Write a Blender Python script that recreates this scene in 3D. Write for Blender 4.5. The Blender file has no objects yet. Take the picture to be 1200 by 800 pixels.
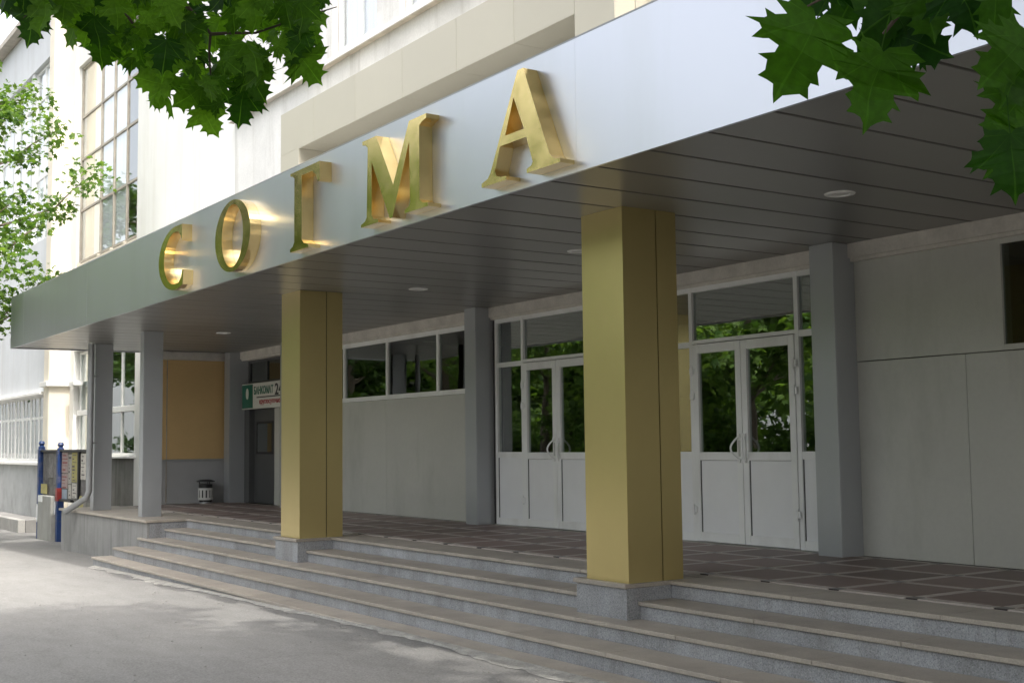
import bpy, bmesh, math, random
import numpy as np
from mathutils import Vector, Matrix, Euler
from mathutils.geometry import tessellate_polygon
random.seed(7); rng = np.random.default_rng(7)
SC = bpy.context.scene; COL = SC.collection
R = math.radians

# ---------------------------------------------------------------- camera
cam_d = bpy.data.cameras.new('camera'); cam = bpy.data.objects.new('camera', cam_d); COL.objects.link(cam)
cam_d.sensor_width = 36.0; cam_d.lens = 36.0*1443.84/1200.0
cam_d.clip_start = 0.05; cam_d.clip_end = 2000
CAM_H = 1.117
CR, CU, CF = Vector((.5605,.8281,-.0120)), Vector((.0749,-.0362,.9965)), Vector((-.8248,.5594,.0823))
cam.matrix_world = Matrix(((CR.x,CU.x,-CF.x,0),(CR.y,CU.y,-CF.y,0),(CR.z,CU.z,-CF.z,CAM_H),(0,0,0,1)))
SC.camera = cam

# ---------------------------------------------------------------- sky and sun
SUN_EL, SUN_AZ = R(57), R(4.0)       # the sun stands almost along the facade, to the right, a little to the street side
w = bpy.data.worlds.new('World'); SC.world = w; w.use_nodes = True
nt = w.node_tree; bg = nt.nodes['Background']
sky = nt.nodes.new('ShaderNodeTexSky'); sky.sky_type = 'NISHITA'; sky.sun_disc = False
sky.sun_elevation = SUN_EL; sky.sun_rotation = R(90)+SUN_AZ
sky.air_density = .8; sky.dust_density = 9.0; sky.ozone_density = 1.0
# a bright hazy day: the blue is washed out and an even white veil lies over the whole dome
hs = nt.nodes.new('ShaderNodeHueSaturation'); hs.inputs['Saturation'].default_value = .5; nt.links.new(sky.outputs[0], hs.inputs['Color'])
veil = nt.nodes.new('ShaderNodeMix'); veil.data_type = 'RGBA'; veil.blend_type = 'ADD'; veil.inputs[0].default_value = 1.0
nt.links.new(hs.outputs[0], veil.inputs[6]); veil.inputs[7].default_value = (1.88,1.88,1.88,1)
nt.links.new(veil.outputs[2], bg.inputs[0]); bg.inputs[1].default_value = 0.15
sd = bpy.data.lights.new('sun', 'SUN'); sun = bpy.data.objects.new('sun', sd); COL.objects.link(sun)
sd.energy = 1.3; sd.angle = R(1.0); sd.color = (1.0, .96, .90)
sv = Vector((math.cos(SUN_EL)*math.cos(SUN_AZ), -math.cos(SUN_EL)*math.sin(SUN_AZ), math.sin(SUN_EL)))
sun.rotation_euler = sv.to_track_quat('Z', 'Y').to_euler(); sun.location = sv*60
SC.view_settings.view_transform = 'Standard'; SC.view_settings.look = 'None'
SC.view_settings.exposure = 1.48; SC.view_settings.gamma = 1.0
SC.render.engine = 'CYCLES'
SC.cycles.max_bounces = 8; SC.cycles.transparent_max_bounces = 16
SC.cycles.sample_clamp_indirect = 6.0; SC.cycles.caustics_reflective = True

# ---------------------------------------------------------------- materials
def newmat(name):
    m = bpy.data.materials.new(name); m.use_nodes = True
    t = m.node_tree; return m, t, t.nodes['Principled BSDF']
def N(t, kind, **kw):
    n = t.nodes.new(kind)
    for k, v in kw.items():
        if k in n.inputs: n.inputs[k].default_value = v
        else: setattr(n, k, v)
    return n
def ramp(t, stops):
    r = t.nodes.new('ShaderNodeValToRGB'); e = r.color_ramp.elements
    e[0].position, e[0].color = stops[0][0], (*stops[0][1], 1)
    e[1].position, e[1].color = stops[-1][0], (*stops[-1][1], 1)
    for p, c in stops[1:-1]:
        k = e.new(p); k.color = (*c, 1)
    return r
def mix(t, a, b, fac, mode='MIX'):
    n = t.nodes.new('ShaderNodeMix'); n.data_type = 'RGBA'; n.blend_type = mode
    for s, v in ((0, fac), (6, a), (7, b)):
        if hasattr(v, 'is_output') or hasattr(v, 'links'): t.links.new(v, n.inputs[s])
        else: n.inputs[s].default_value = v if s == 0 else (*v, 1)
    return n.outputs[2]
def coords(t, world=False, scale=(1,1,1)):
    if world: src = t.nodes.new('ShaderNodeNewGeometry').outputs['Position']
    else: src = t.nodes.new('ShaderNodeTexCoord').outputs['Object']
    mp = t.nodes.new('ShaderNodeMapping'); mp.inputs['Scale'].default_value = scale
    t.links.new(src, mp.inputs[0]); return mp.outputs[0]
def noise(t, co, scale, detail=4, rough=.55):
    n = N(t, 'ShaderNodeTexNoise', Scale=scale, Detail=detail, Roughness=rough); t.links.new(co, n.inputs['Vector']); return n.outputs[0]
def bump(t, p, h, strength, dist=.01):
    b = N(t, 'ShaderNodeBump', Strength=strength, Distance=dist); t.links.new(h, b.inputs['Height']); t.links.new(b.outputs[0], p.inputs['Normal'])
def surf(name, c, rough=.6, metal=0, var=.10, vs=1.5, fine=0.0, fs=120, bmp=0.0, stretch=(1,1,1), rand=0.0, spec=.5, rvar=0.0, world=True, stain=None):
    """a painted / stone / plaster surface: base colour with broad variation, grain, per-piece tint, stains"""
    m, t, p = newmat(name)
    co = coords(t, world, stretch)
    n1 = noise(t, co, vs, 6, .6)
    d = tuple(max(0, x*(1-var)) for x in c); l = tuple(min(1, x*(1+var)) for x in c)
    r = ramp(t, [(.3, d), (.7, l)]); t.links.new(n1, r.inputs[0]); col = r.outputs[0]
    if fine:
        co2 = coords(t, world); n2 = noise(t, co2, fs, 3, .7)
        r2 = ramp(t, [(.32, (1-fine,)*3), (.68, (1+fine,)*3)]); t.links.new(n2, r2.inputs[0])
        col = mix(t, col, r2.outputs[0], 1.0, 'MULTIPLY')
        if bmp: bump(t, p, n2, bmp)
    elif bmp: bump(t, p, n1, bmp)
    if stain:
        sc, st, colr, amt = stain
        n3 = noise(t, coords(t, world, st), sc, 5, .65); r3 = ramp(t, [(.5, (0,0,0)), (.72, (amt,)*3)]); t.links.new(n3, r3.inputs[0])
        col = mix(t, col, colr, r3.outputs[0])
    if rand:
        oi = t.nodes.new('ShaderNodeObjectInfo'); rr = ramp(t, [(0, (1-rand,)*3), (1, (1+rand,)*3)]); t.links.new(oi.outputs['Random'], rr.inputs[0])
        col = mix(t, col, rr.outputs[0], 1.0, 'MULTIPLY')
    t.links.new(col, p.inputs['Base Color'])
    p.inputs['Metallic'].default_value = metal; p.inputs['Specular IOR Level'].default_value = spec
    if rvar:
        r4 = ramp(t, [(.3, (max(0,rough-rvar),)*3), (.7, (min(1,rough+rvar),)*3)]); t.links.new(n1, r4.inputs[0]); t.links.new(r4.outputs[0], p.inputs['Roughness'])
    else: p.inputs['Roughness'].default_value = rough
    return m
def glass(name, tint=(.55,.6,.58), r0=.06, rough=0.0):
    m, t, p = newmat(name); t.nodes.remove(p); out = t.nodes['Material Output']
    g = N(t, 'ShaderNodeBsdfGlossy', Roughness=rough); g.inputs['Color'].default_value = (.95,.97,.97,1)
    tr = N(t, 'ShaderNodeBsdfTransparent'); tr.inputs['Color'].default_value = (*tint, 1)
    # Schlick reflectance, the same from both sides of the pane
    ge = t.nodes.new('ShaderNodeNewGeometry'); dt = N(t, 'ShaderNodeVectorMath', operation='DOT_PRODUCT'); t.links.new(ge.outputs['Normal'], dt.inputs[0]); t.links.new(ge.outputs['Incoming'], dt.inputs[1])
    prev = dt.outputs['Value']
    for op, v in (('ABSOLUTE', None), ('SUBTRACT', 1.0), ('POWER', 5.0), ('MULTIPLY', 1-r0), ('ADD', r0)):
        f = N(t, 'ShaderNodeMath', operation=op)
        if op == 'SUBTRACT': f.inputs[0].default_value = v; t.links.new(prev, f.inputs[1])
        else:
            t.links.new(prev, f.inputs[0])
            if v is not None: f.inputs[1].default_value = v
        prev = f.outputs[0]
    # real panes are never perfectly flat
    nn = noise(t, coords(t, True), 1.3, 2, .5); b = N(t, 'ShaderNodeBump', Strength=.06, Distance=.02); t.links.new(nn, b.inputs['Height'])
    t.links.new(b.outputs[0], g.inputs['Normal'])
    mx = t.nodes.new('ShaderNodeMixShader')
    t.links.new(f.outputs[0], mx.inputs[0]); t.links.new(tr.outputs[0], mx.inputs[1]); t.links.new(g.outputs[0], mx.inputs[2]); t.links.new(mx.outputs[0], out.inputs[0])
    return m
def leafmat(name, c1, c2, trans=.45, veins=False, island=False):
    m, t, p = newmat(name); out = t.nodes['Material Output']
    if island: rv = t.nodes.new('ShaderNodeNewGeometry').outputs['Random Per Island']
    else: rv = t.nodes.new('ShaderNodeObjectInfo').outputs['Random']
    r = ramp(t, [(0, c1), (1, c2)]); t.links.new(rv, r.inputs[0]); col = r.outputs[0]
    if veins:
        co = t.nodes.new('ShaderNodeTexCoord').outputs['Object']
        n1 = noise(t, co, 9, 3); r1 = ramp(t, [(.3, (.8,.8,.8)), (.7, (1.2,1.2,1.2))]); t.links.new(n1, r1.inputs[0])
        col = mix(t, col, r1.outputs[0], 1.0, 'MULTIPLY')
        s = t.nodes.new('ShaderNodeSeparateXYZ'); t.links.new(co, s.inputs[0])
        a = N(t, 'ShaderNodeMath', operation='ARCTAN2'); t.links.new(s.outputs[0], a.inputs[0]); t.links.new(s.outputs[1], a.inputs[1])
        ab = N(t, 'ShaderNodeMath', operation='ABSOLUTE'); t.links.new(a.outputs[0], ab.inputs[0])
        sc = N(t, 'ShaderNodeMath', operation='PINGPONG'); sc.inputs[1].default_value = .42; t.links.new(ab.outputs[0], sc.inputs[0])
        lt = N(t, 'ShaderNodeMath', operation='LESS_THAN'); lt.inputs[1].default_value = .02; t.links.new(sc.outputs[0], lt.inputs[0])
        ml = N(t, 'ShaderNodeMath', operation='MULTIPLY'); ml.inputs[1].default_value = .28; t.links.new(lt.outputs[0], ml.inputs[0])
        col = mix(t, col, tuple(min(1, 1.9*x+.01) for x in c2), ml.outputs[0])
    t.links.new(col, p.inputs['Base Color']); p.inputs['Roughness'].default_value = .5; p.inputs['Specular IOR Level'].default_value = .16
    tl = t.nodes.new('ShaderNodeBsdfTranslucent')
    tc = mix(t, col, (1.5, 1.6, .5), 1.0, 'MULTIPLY'); t.links.new(tc, tl.inputs['Color'])
    mx = t.nodes.new('ShaderNodeMixShader'); mx.inputs[0].default_value = trans
    t.links.new(p.outputs[0], mx.inputs[1]); t.links.new(tl.outputs[0], mx.inputs[2]); t.links.new(mx.outputs[0], out.inputs[0])
    return m

M = {}
def asphalt():
    m, t, p = newmat('asphalt'); co = coords(t, True)
    n1 = noise(t, co, .45, 6, .6); r1 = ramp(t, [(.3, (.19,.187,.18)), (.7, (.225,.221,.21))]); t.links.new(n1, r1.inputs[0])
    n2 = noise(t, co, 60, 3, .75); r2 = ramp(t, [(.3, (.70,)*3), (.7, (1.28,)*3)]); t.links.new(n2, r2.inputs[0])
    c = mix(t, r1.outputs[0], r2.outputs[0], 1.0, 'MULTIPLY')
    n4 = noise(t, coords(t, True, (.5,1.4,1)), 3.2, 5, .7); r4 = ramp(t, [(.36, (.92,.915,.91)), (.60, (1.03,1.03,1.03))]); t.links.new(n4, r4.inputs[0])
    c = mix(t, c, r4.outputs[0], 1.0, 'MULTIPLY')
    v = N(t, 'ShaderNodeTexVoronoi', Scale=150.0); t.links.new(co, v.inputs['Vector']); r3 = ramp(t, [(.0, (1.5,1.5,1.48)), (.2, (1,1,1))]); t.links.new(v.outputs['Distance'], r3.inputs[0])
    c = mix(t, c, r3.outputs[0], .5, 'MULTIPLY')
    # thin wandering cracks
    vc = N(t, 'ShaderNodeTexVoronoi', Scale=.55, feature='DISTANCE_TO_EDGE')
    wn = N(t, 'ShaderNodeTexNoise', Scale=2.5, Detail=5.0); t.links.new(co, wn.inputs['Vector'])
    ad = mix(t, (0,0,0), wn.outputs['Color'], .35); va = N(t, 'ShaderNodeVectorMath', operation='ADD'); t.links.new(co, va.inputs[0]); t.links.new(ad, va.inputs[1])
    t.links.new(va.outputs[0], vc.inputs['Vector']); r5 = ramp(t, [(.0, (.62,.61,.6)), (.006, (1,1,1))]); t.links.new(vc.outputs['Distance'], r5.inputs[0])
    c = mix(t, c, r5.outputs[0], .3, 'MULTIPLY')
    t.links.new(c, p.inputs['Base Color']); p.inputs['Roughness'].default_value = .9; bump(t, p, n2, .5, .006); return m
def granite():
    m, t, p = newmat('granite'); co = coords(t, True)
    v = N(t, 'ShaderNodeTexVoronoi', Scale=130.0); t.links.new(co, v.inputs['Vector'])
    r = ramp(t, [(.0, (.17,.175,.185)), (.35, (.28,.29,.31)), (.75, (.35,.36,.38)), (1, (.45,.46,.47))]); t.links.new(v.outputs['Color'], r.inputs[0])
    n = noise(t, co, 1.7, 5, .65); r2 = ramp(t, [(.3, (.90,.90,.89)), (.7, (1.2,1.2,1.2))]); t.links.new(n, r2.inputs[0])
    c = mix(t, r.outputs[0], r2.outputs[0], 1.0, 'MULTIPLY')
    n3 = noise(t, coords(t, True, (2.2,2.2,.25)), 2.0, 5, .7); r3 = ramp(t, [(.45, (1,1,1)), (.75, (.72,.70,.66))]); t.links.new(n3, r3.inputs[0])
    c = mix(t, c, r3.outputs[0], 1.0, 'MULTIPLY')
    oi = t.nodes.new('ShaderNodeObjectInfo'); rr = ramp(t, [(0, (.92,)*3), (1, (1.08,)*3)]); t.links.new(oi.outputs['Random'], rr.inputs[0])
    c = mix(t, c, rr.outputs[0], 1.0, 'MULTIPLY')
    t.links.new(c, p.inputs['Base Color']); p.inputs['Roughness'].default_value = .55; return m
M['asphalt'] = asphalt(); M['granite'] = granite()
M['tread'] = surf('tread_stone', (.385,.345,.295), .5, var=.12, vs=3.0, fine=.16, fs=90, rand=.10, bmp=.05, stain=(2.2,(1,1,1),(.25,.22,.20),.55))
M['mortar'] = surf('mortar', (.33,.32,.295), .9, var=.25, vs=6, fine=.2, fs=60, bmp=.4)
M['tile'] = surf('tile_brown', (.20,.145,.128), .48, var=.10, vs=3, fine=.12, fs=150, rand=.22, spec=.3, stain=(1.5,(1,1,1),(.15,.125,.115),.35))
M['tile_dark'] = surf('tile_dark', (.05,.042,.04), .3, var=.1)
M['strip'] = surf('tile_strip', (.43,.385,.35), .5, spec=.3, var=.12, vs=4, fine=.1, rand=.1)
M['pvc'] = surf('white_plastic', (.84,.85,.84), .38, var=.03, vs=2, stain=(1.6,(1,1,.35),(.50,.48,.44),.35))
M['pvc_panel'] = surf('white_plastic_panel', (.82,.83,.84), .3, var=.03, vs=2)
M['seal'] = surf('rubber_seal', (.04,.04,.04), .6)
M['pil'] = surf('grey_composite', (.41,.425,.44), .34, metal=.3, var=.05, vs=.8)
M['fascia'] = surf('silver_composite', (.645,.665,.725), .33, metal=.85, var=.025, vs=.5, rvar=.03, bmp=.12, stain=(1.2,(1,1,.15),(.55,.57,.58),.35))
M['soffit'] = surf('soffit_metal', (.22,.215,.20), .31, metal=.25, var=.05, vs=.6, rand=.05)
M['gold_panel'] = surf('gold_composite', (.69,.56,.245), .33, metal=.85, var=.05, vs=.7); M['gold_panel'].node_tree.nodes['Principled BSDF'].inputs['Coat Weight'].default_value = .5; M['gold_panel'].node_tree.nodes['Principled BSDF'].inputs['Coat Roughness'].default_value = .3
M['joint'] = surf('dark_joint', (.03,.028,.025), .8)
M['gold'] = surf('polished_brass', (.98,.73,.33), .18, metal=1.0, var=.06, vs=5, rvar=.06, rand=.04, bmp=.12)
M['wall_grey'] = surf('painted_board', (.52,.52,.48), .27, var=.045, vs=.9, fine=.02, fs=25, rand=.03, stain=(1.1,(1.2,1.2,.35),(.36,.355,.32),.55))
M['wall_dado'] = surf('painted_dado', (.40,.405,.41), .5, var=.06, vs=1.5, rand=.04)
M['wall_yellow'] = surf('ochre_board', (.62,.43,.20), .55, var=.06, vs=1.2, fine=.03, fs=30, rand=.03)
M['header'] = surf('plaster_header', (.60,.57,.52), .75, var=.14, vs=4, fine=.06, fs=40, bmp=.15)
M['white'] = surf('white_render', (.80,.79,.76), .85, var=.06, vs=.7, fine=.04, fs=40, bmp=.1, stain=(1.4,(1.5,1.5,.12),(.66,.63,.57),.55))
M['white_old'] = surf('old_white_render', (.70,.69,.665), .85, var=.10, vs=1.1, fine=.05, fs=40, bmp=.15, stain=(1.8,(2,2,.2),(.46,.44,.40),.65))
M['wing'] = surf('wing_render', (.62,.64,.66), .85, var=.08, vs=.8, fine=.04, fs=40, bmp=.1, stain=(1.6,(1.6,1.6,.1),(.50,.50,.49),.55))
M['base_grey'] = surf('grey_base_render', (.40,.41,.41), .85, var=.12, vs=1.4, fine=.05, fs=50, bmp=.15, stain=(2.5,(1,1,.7),(.24,.24,.235),.6))
M['stained'] = surf('stained_concrete', (.25,.245,.225), .9, var=.2, vs=2, fine=.1, fs=50, bmp=.2, stain=(2,(2.5,2.5,.2),(.11,.115,.09),.7))
M['beige'] = surf('beige_composite', (.50,.47,.385), .45, metal=.15, var=.025, vs=.6, rand=.03)
M['cream'] = surf('cream_render', (.74,.68,.57), .8, var=.07, vs=1.2)
M['dark_frame'] = surf('weathered_steel', (.40,.36,.30), .6, var=.2, vs=4)
M['win_white'] = surf('white_window_frame', (.78,.78,.76), .5, var=.05, vs=3)
M['curtain'] = surf('pale_curtain', (.84,.85,.88), .9, var=.08, vs=2, stretch=(6,6,.3))
M['curtain_beige'] = surf('beige_curtain', (.62,.54,.42), .9, var=.1, vs=2, stretch=(6,6,.3))
M['pink_board'] = surf('pink_board', (.62,.42,.32), .8, var=.08, vs=2)
M['hall'] = surf('hall_wall', (.24,.21,.18), .8, var=.1, vs=1)
M['hall_floor'] = surf('hall_floor', (.16,.13,.11), .4, var=.1, vs=1)
M['dark_door'] = surf('dark_grey_door', (.085,.088,.09), .45, var=.06, vs=1)
M['black'] = surf('black_paint', (.02,.02,.022), .45)
M['steel'] = surf('brushed_steel', (.6,.6,.6), .3, metal=1.0)
M['zinc'] = surf('zinc_pipe', (.36,.37,.38), .45, metal=.4, var=.1, vs=3)
M['blue'] = surf('blue_paint', (.014,.045,.16), .45, var=.2, vs=6, stain=(7,(1,1,1),(.25,.22,.2),.4))
M['red'] = surf('red_paint', (.30,.035,.03), .5, var=.1)
M['paper'] = surf('aged_paper', (.55,.52,.48), .8, var=.15, vs=9, fine=.25, fs=60, rand=.2)
M['paper_pink'] = surf('pinkish_paper', (.44,.34,.33), .8, var=.15, vs=9, fine=.3, fs=55)
M['paper_yellow'] = surf('yellow_paper', (.46,.41,.17), .8, var=.15, vs=9, fine=.2, fs=55)
M['paper_grey'] = surf('grey_paper', (.19,.18,.18), .8, var=.3, vs=7, fine=.3, fs=50, rand=.2)
M['paper_white'] = surf('white_paper', (.85,.85,.85), .8, var=.05)
M['paper_blue'] = surf('pale_blue_paper', (.36,.42,.50), .8, var=.15, vs=9, fine=.3, fs=55)
M['grit'] = surf('grit', (.24,.235,.22), .9, var=.3, vs=30)
M['print'] = surf('faded_print', (.14,.12,.13), .8, var=.3, vs=20); M['print_red'] = surf('faded_red_print', (.33,.13,.13), .8, var=.3, vs=20)
M['block'] = surf('weathered_granite', (.27,.27,.265), .8, var=.15, vs=2, fine=.2, fs=130, stain=(2.4,(2.6,2.6,.18),(.12,.12,.115),.7))
M['board'] = surf('weathered_board', (.17,.165,.155), .85, var=.25, vs=5, fine=.1)
M['cab'] = surf('grey_sheet_metal', (.36,.36,.34), .6, var=.1, vs=3, stain=(4,(1,1,.5),(.25,.23,.2),.5))
M['sign_green'] = surf('sign_green', (.005,.13,.085), .4, var=.05)
M['sign_white'] = surf('sign_white', (.66,.66,.62), .4, var=.04)
M['sign_red'] = surf('sign_red', (.42,.04,.05), .5)
M['bin_white'] = surf('bin_white', (.62,.62,.60), .5, var=.08, vs=8)
M['lamp_glass'] = surf('frosted_lamp', (.55,.55,.52), .5)
M['glass'] = glass('window_glass', (.74,.78,.76), .23); M['glass_clear'] = glass('clear_glass', (.97,.98,.98), .10); M['glass_dark'] = glass('dark_glass', (.6,.64,.62), .12)
M['bark'] = surf('bark', (.12,.095,.075), .95, var=.3, vs=4, stretch=(3,3,.6), fine=.25, fs=40, bmp=.6)
M['twig'] = surf('twig_bark', (.06,.042,.03), .8, var=.2, vs=20)
M['lawn'] = surf('lawn_soil', (.05,.075,.025), .95, var=.3, vs=2, fine=.3, fs=50)
M['kerb'] = surf('kerb_concrete', (.34,.33,.31), .9, var=.15, vs=3, fine=.1, fs=60, rand=.1)
M['pave'] = surf('pavement_dark', (.20,.195,.185), .9, var=.15, vs=2, fine=.1, fs=60, rand=.12)
M['leaf'] = leafmat('maple_leaf', (.016,.062,.005), (.125,.27,.022), .55, veins=True)
M['leaf_dark'] = leafmat('maple_leaf_shaded', (.009,.042,.004), (.036,.105,.006), .48, veins=True)  # copy of the maple leaf with shade put into a darker colour
M['crown'] = leafmat('crown_leaf', (.030,.068,.016), (.075,.135,.030), .4, island=True)
M['crown_light'] = leafmat('light_crown_leaf', (.04,.09,.022), (.15,.235,.06), .48, island=True)
M['shrub'] = leafmat('shrub_leaf', (.025,.065,.012), (.07,.13,.02), .4, island=True)

# ---------------------------------------------------------------- helpers
class MB:
    """collects shapes in world coordinates; obj() links them as ONE mesh object"""
    def __init__(s): s.v = []; s.f = []
    def add(s, vs, fs):
        o = len(s.v); s.v += [tuple(v) for v in vs]; s.f += [tuple(o+i for i in f) for f in fs]; return s
    def box(s, x0, x1, y0, y1, z0, z1):
        if x0 > x1: x0, x1 = x1, x0
        if y0 > y1: y0, y1 = y1, y0
        if z0 > z1: z0, z1 = z1, z0
        return s.add([(x0,y0,z0),(x1,y0,z0),(x1,y1,z0),(x0,y1,z0),(x0,y0,z1),(x1,y0,z1),(x1,y1,z1),(x0,y1,z1)],
                     [(0,3,2,1),(4,5,6,7),(0,1,5,4),(1,2,6,5),(2,3,7,6),(3,0,4,7)])
    def bbox(s, x0, x1, y0, y1, z0, z1, b=.006):
        """box with chamfered edges"""
        bm = bmesh.new(); bmesh.ops.create_cube(bm, size=1)
        for v in bm.verts: v.co = Vector(((x0+x1)/2+v.co.x*abs(x1-x0), (y0+y1)/2+v.co.y*abs(y1-y0), (z0+z1)/2+v.co.z*abs(z1-z0)))
        bmesh.ops.bevel(bm, geom=bm.edges[:], offset=b, segments=1, affect='EDGES', profile=.5)
        bm.verts.index_update(); s.add([v.co[:] for v in bm.verts], [[v.index for v in f.verts] for f in bm.faces]); bm.free(); return s
    def prism_xz(s, loops, y0, y1):
        """outline(s) in x,z, outer loop first and holes after, extruded from y0 (front) to y1"""
        bm = bmesh.new(); es = []
        for lp in loops:
            vs = [bm.verts.new((x, y0, z)) for x, z in lp]
            es += [bm.edges.new((vs[i], vs[(i+1) % len(vs)])) for i in range(len(vs))]
        r = bmesh.ops.triangle_fill(bm, edges=es, use_beauty=True, use_dissolve=False)
        fs = [g for g in r['geom'] if isinstance(g, bmesh.types.BMFace)]
        bmesh.ops.recalc_face_normals(bm, faces=fs)
        ex = bmesh.ops.extrude_face_region(bm, geom=fs)
        nv = [g for g in ex['geom'] if isinstance(g, bmesh.types.BMVert)]
        for v in nv: v.co.y = y1
        bm.faces.ensure_lookup_table()
        bmesh.ops.recalc_face_normals(bm, faces=bm.faces[:]); bm.verts.index_update()
        s.add([v.co[:] for v in bm.verts], [[v.index for v in f.verts] for f in bm.faces]); bm.free(); return s
    def tube(s, pts, rs, n=8, cap=True):
        pts = [Vector(p) for p in pts]
        if not hasattr(rs, '__len__'): rs = [rs]*len(pts)
        rings = []; prev = None
        for i, p in enumerate(pts):
            d = (pts[min(i+1, len(pts)-1)]-pts[max(i-1, 0)]).normalized()
            a = prev if prev is not None else (Vector((0,0,1)) if abs(d.z) < .9 else Vector((1,0,0)))
            u = (a-d*a.dot(d)).normalized(); vv = d.cross(u); prev = u
            rings.append([p+(u*math.cos(k*2*math.pi/n)+vv*math.sin(k*2*math.pi/n))*rs[i] for k in range(n)])
        vs = [q for r in rings for q in r]
        fs = [(i*n+k, i*n+(k+1) % n, (i+1)*n+(k+1) % n, (i+1)*n+k) for i in range(len(pts)-1) for k in range(n)]
        if cap: fs += [tuple(range(n-1, -1, -1)), tuple(range((len(pts)-1)*n, len(pts)*n))]
        return s.add(vs, fs)
    def lathe(s, c, prof, n=24, axis='z'):
        vs = []
        for r, h in prof:
            for k in range(n):
                a = k*2*math.pi/n
                vs.append((c[0]+r*math.cos(a), c[1]+r*math.sin(a), c[2]+h))
        fs = [(i*n+k, i*n+(k+1) % n, (i+1)*n+(k+1) % n, (i+1)*n+k) for i in range(len(prof)-1) for k in range(n)]
        return s.add(vs, fs)
    def mesh(s, name, m, off=Vector((0,0,0)), smooth=False):
        me = bpy.data.meshes.new(name)
        me.from_pydata([(x-off.x, y-off.y, z-off.z) for x, y, z in s.v], [], s.f); me.update()
        if m: me.materials.append(m)
        if smooth:
            me.polygons.foreach_set('use_smooth', [True]*len(me.polygons))
            try: me.set_sharp_from_angle(angle=R(35))
            except Exception: pass
        return me
def wl(o):
    p = Vector((0,0,0))
    while o is not None: p += o.location; o = o.parent
    return p
def obj(name, mb, m, parent=None, smooth=False, label=None, loc=None):
    """ONE mesh object from a builder in world coordinates, placed under its parent"""
    base = wl(parent) if parent is not None else Vector((0,0,0))
    org = Vector(loc) if loc is not None else base
    o = bpy.data.objects.new(name, mb.mesh(name, m, org, smooth)); COL.objects.link(o)
    if parent is not None: o.parent = parent
    o.location = org-base
    if label: o['label'] = label
    return o
def inst(name, me, parent, loc, rot=None, scale=None):
    o = bpy.data.objects.new(name, me); COL.objects.link(o); o.parent = parent
    o.location = Vector(loc)-(wl(parent) if parent is not None else Vector((0,0,0)))
    if rot is not None: o.rotation_euler = rot
    if scale is not None: o.scale = (scale,)*3
    return o
def thing(name, label, cat, loc=(0,0,0), group=None):
    o = bpy.data.objects.new(name, None); COL.objects.link(o); o.location = loc; o.empty_display_size = .3
    o['label'] = label; o['category'] = cat
    if group: o['group'] = group
    return o
def tag(o, label, cat, group=None):
    o['label'] = label; o['category'] = cat
    if group: o['group'] = group
    return o
def struct(name, mb, m, smooth=False):
    o = obj(name, mb, m, None, smooth); o['kind'] = 'structure'; return o
def gz(x):                                       # the forecourt falls gently to the left
    if x > -10: return -.578
    if x < -30: return -.858
    return -.578-.014*(-10-x)

# ================================================================ SETTING
# forecourt ground: one sheet, out to the horizon
xs = [-600,-200,-80,-30]+[-29+i for i in range(0,19)]+[-10,0,20,100,600]; ys = [-600,-150,-40,-10,0,3,6,10,40,150,600]
mb = MB(); mb.v = [(x,y,gz(x)) for y in ys for x in xs]; nx = len(xs)
mb.f = [(j*nx+i, j*nx+i+1, (j+1)*nx+i+1, (j+1)*nx+i) for j in range(len(ys)-1) for i in range(nx-1)]
struct('ground', mb, M['asphalt'])
mb = MB().box(-75,-14,-40,-5.2,-.95,-.80); struct('lawn', mb, M['lawn'])
# raised pavement with kerb stones along the far wing
pv = MB().box(-60,-30.95,6.97,7.45,-.95,-.565).box(-60,-30.95,7.45,7.6,-.95,-.57); pavement = struct('pavement', pv, M['pave'])
for i in range(18):
    obj('kerb_stone', MB().bbox(-31.0-1.0*(i+1)+.006,-31.0-1.0*i-.006,6.80,6.97,-.98,-.55,.012), M['kerb'], pavement)

# ================================================================ ENTRANCE STEPS
XR = 2.3; XB = 9.0        # right ends of the portico and of the main building
steps = thing('entrance_steps', 'five broad granite entrance steps with beige stone treads up to the tiled landing', 'steps', (-12,6,0))
NOS = [6.69,6.36,6.04,5.70,5.42]; LEFT = [-19.10,-19.10,-19.44,-19.57,-19.73]
PLX = ((-14.53,-13.87),(-8.31,-7.65))             # plinths of the two gold columns interrupt the two upper steps
def spans(x0, x1, cuts):
    out = []; a = x0
    for c0, c1 in sorted(cuts):
        out.append((a, c0)); a = c1
    out.append((a, x1)); return out
random.seed(3)
for k in range(5):
    z = -.14*k; y = NOS[k]; yb = (NOS[k-1]+.03 if k else 7.16)
    for a, b in spans(LEFT[k], XR, PLX if k < 2 else []):
        x = a
        while x < b-.01:
            x2 = min(b, x+1.25+random.uniform(-.08,.08))
            if b-x2 < .3: x2 = b
            dz = random.uniform(-.0015,.0015)
            obj('tread_slab', MB().bbox(x+.0015, x2-.0015, y, yb, z-.032+dz, z+dz, .004), M['tread'], steps)
            x = x2
        x = a+(.02 if k >= 2 else 0); zb = z-.14 if k < 4 else -.80
        while x < b-.01:
            x2 = min(b, x+.95+random.uniform(-.06,.06))
            if b-x2 < .25: x2 = b
            obj('riser_slab', MB().box(x+.001, x2-.001, y+.028+random.uniform(-.001,.001), y+.058, zb, z-.033), M['granite'], steps)
            x = x2
    if k >= 2: obj('step_end', MB().box(LEFT[k]+.005, LEFT[k]+.02, y+.03, 6.1, -.85, z-.034), M['granite'], steps)
core = MB().box(-24.2,XR,7.0,9.76,-.9,-.03)
for k in range(1,5): core.box(LEFT[k]+.03, XR, NOS[k]+.06, NOS[k-1]+.05 if k > 1 else 7.0, -.9, -.14*k-.034)
obj('concrete_core', core, M['stained'], steps)
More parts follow.
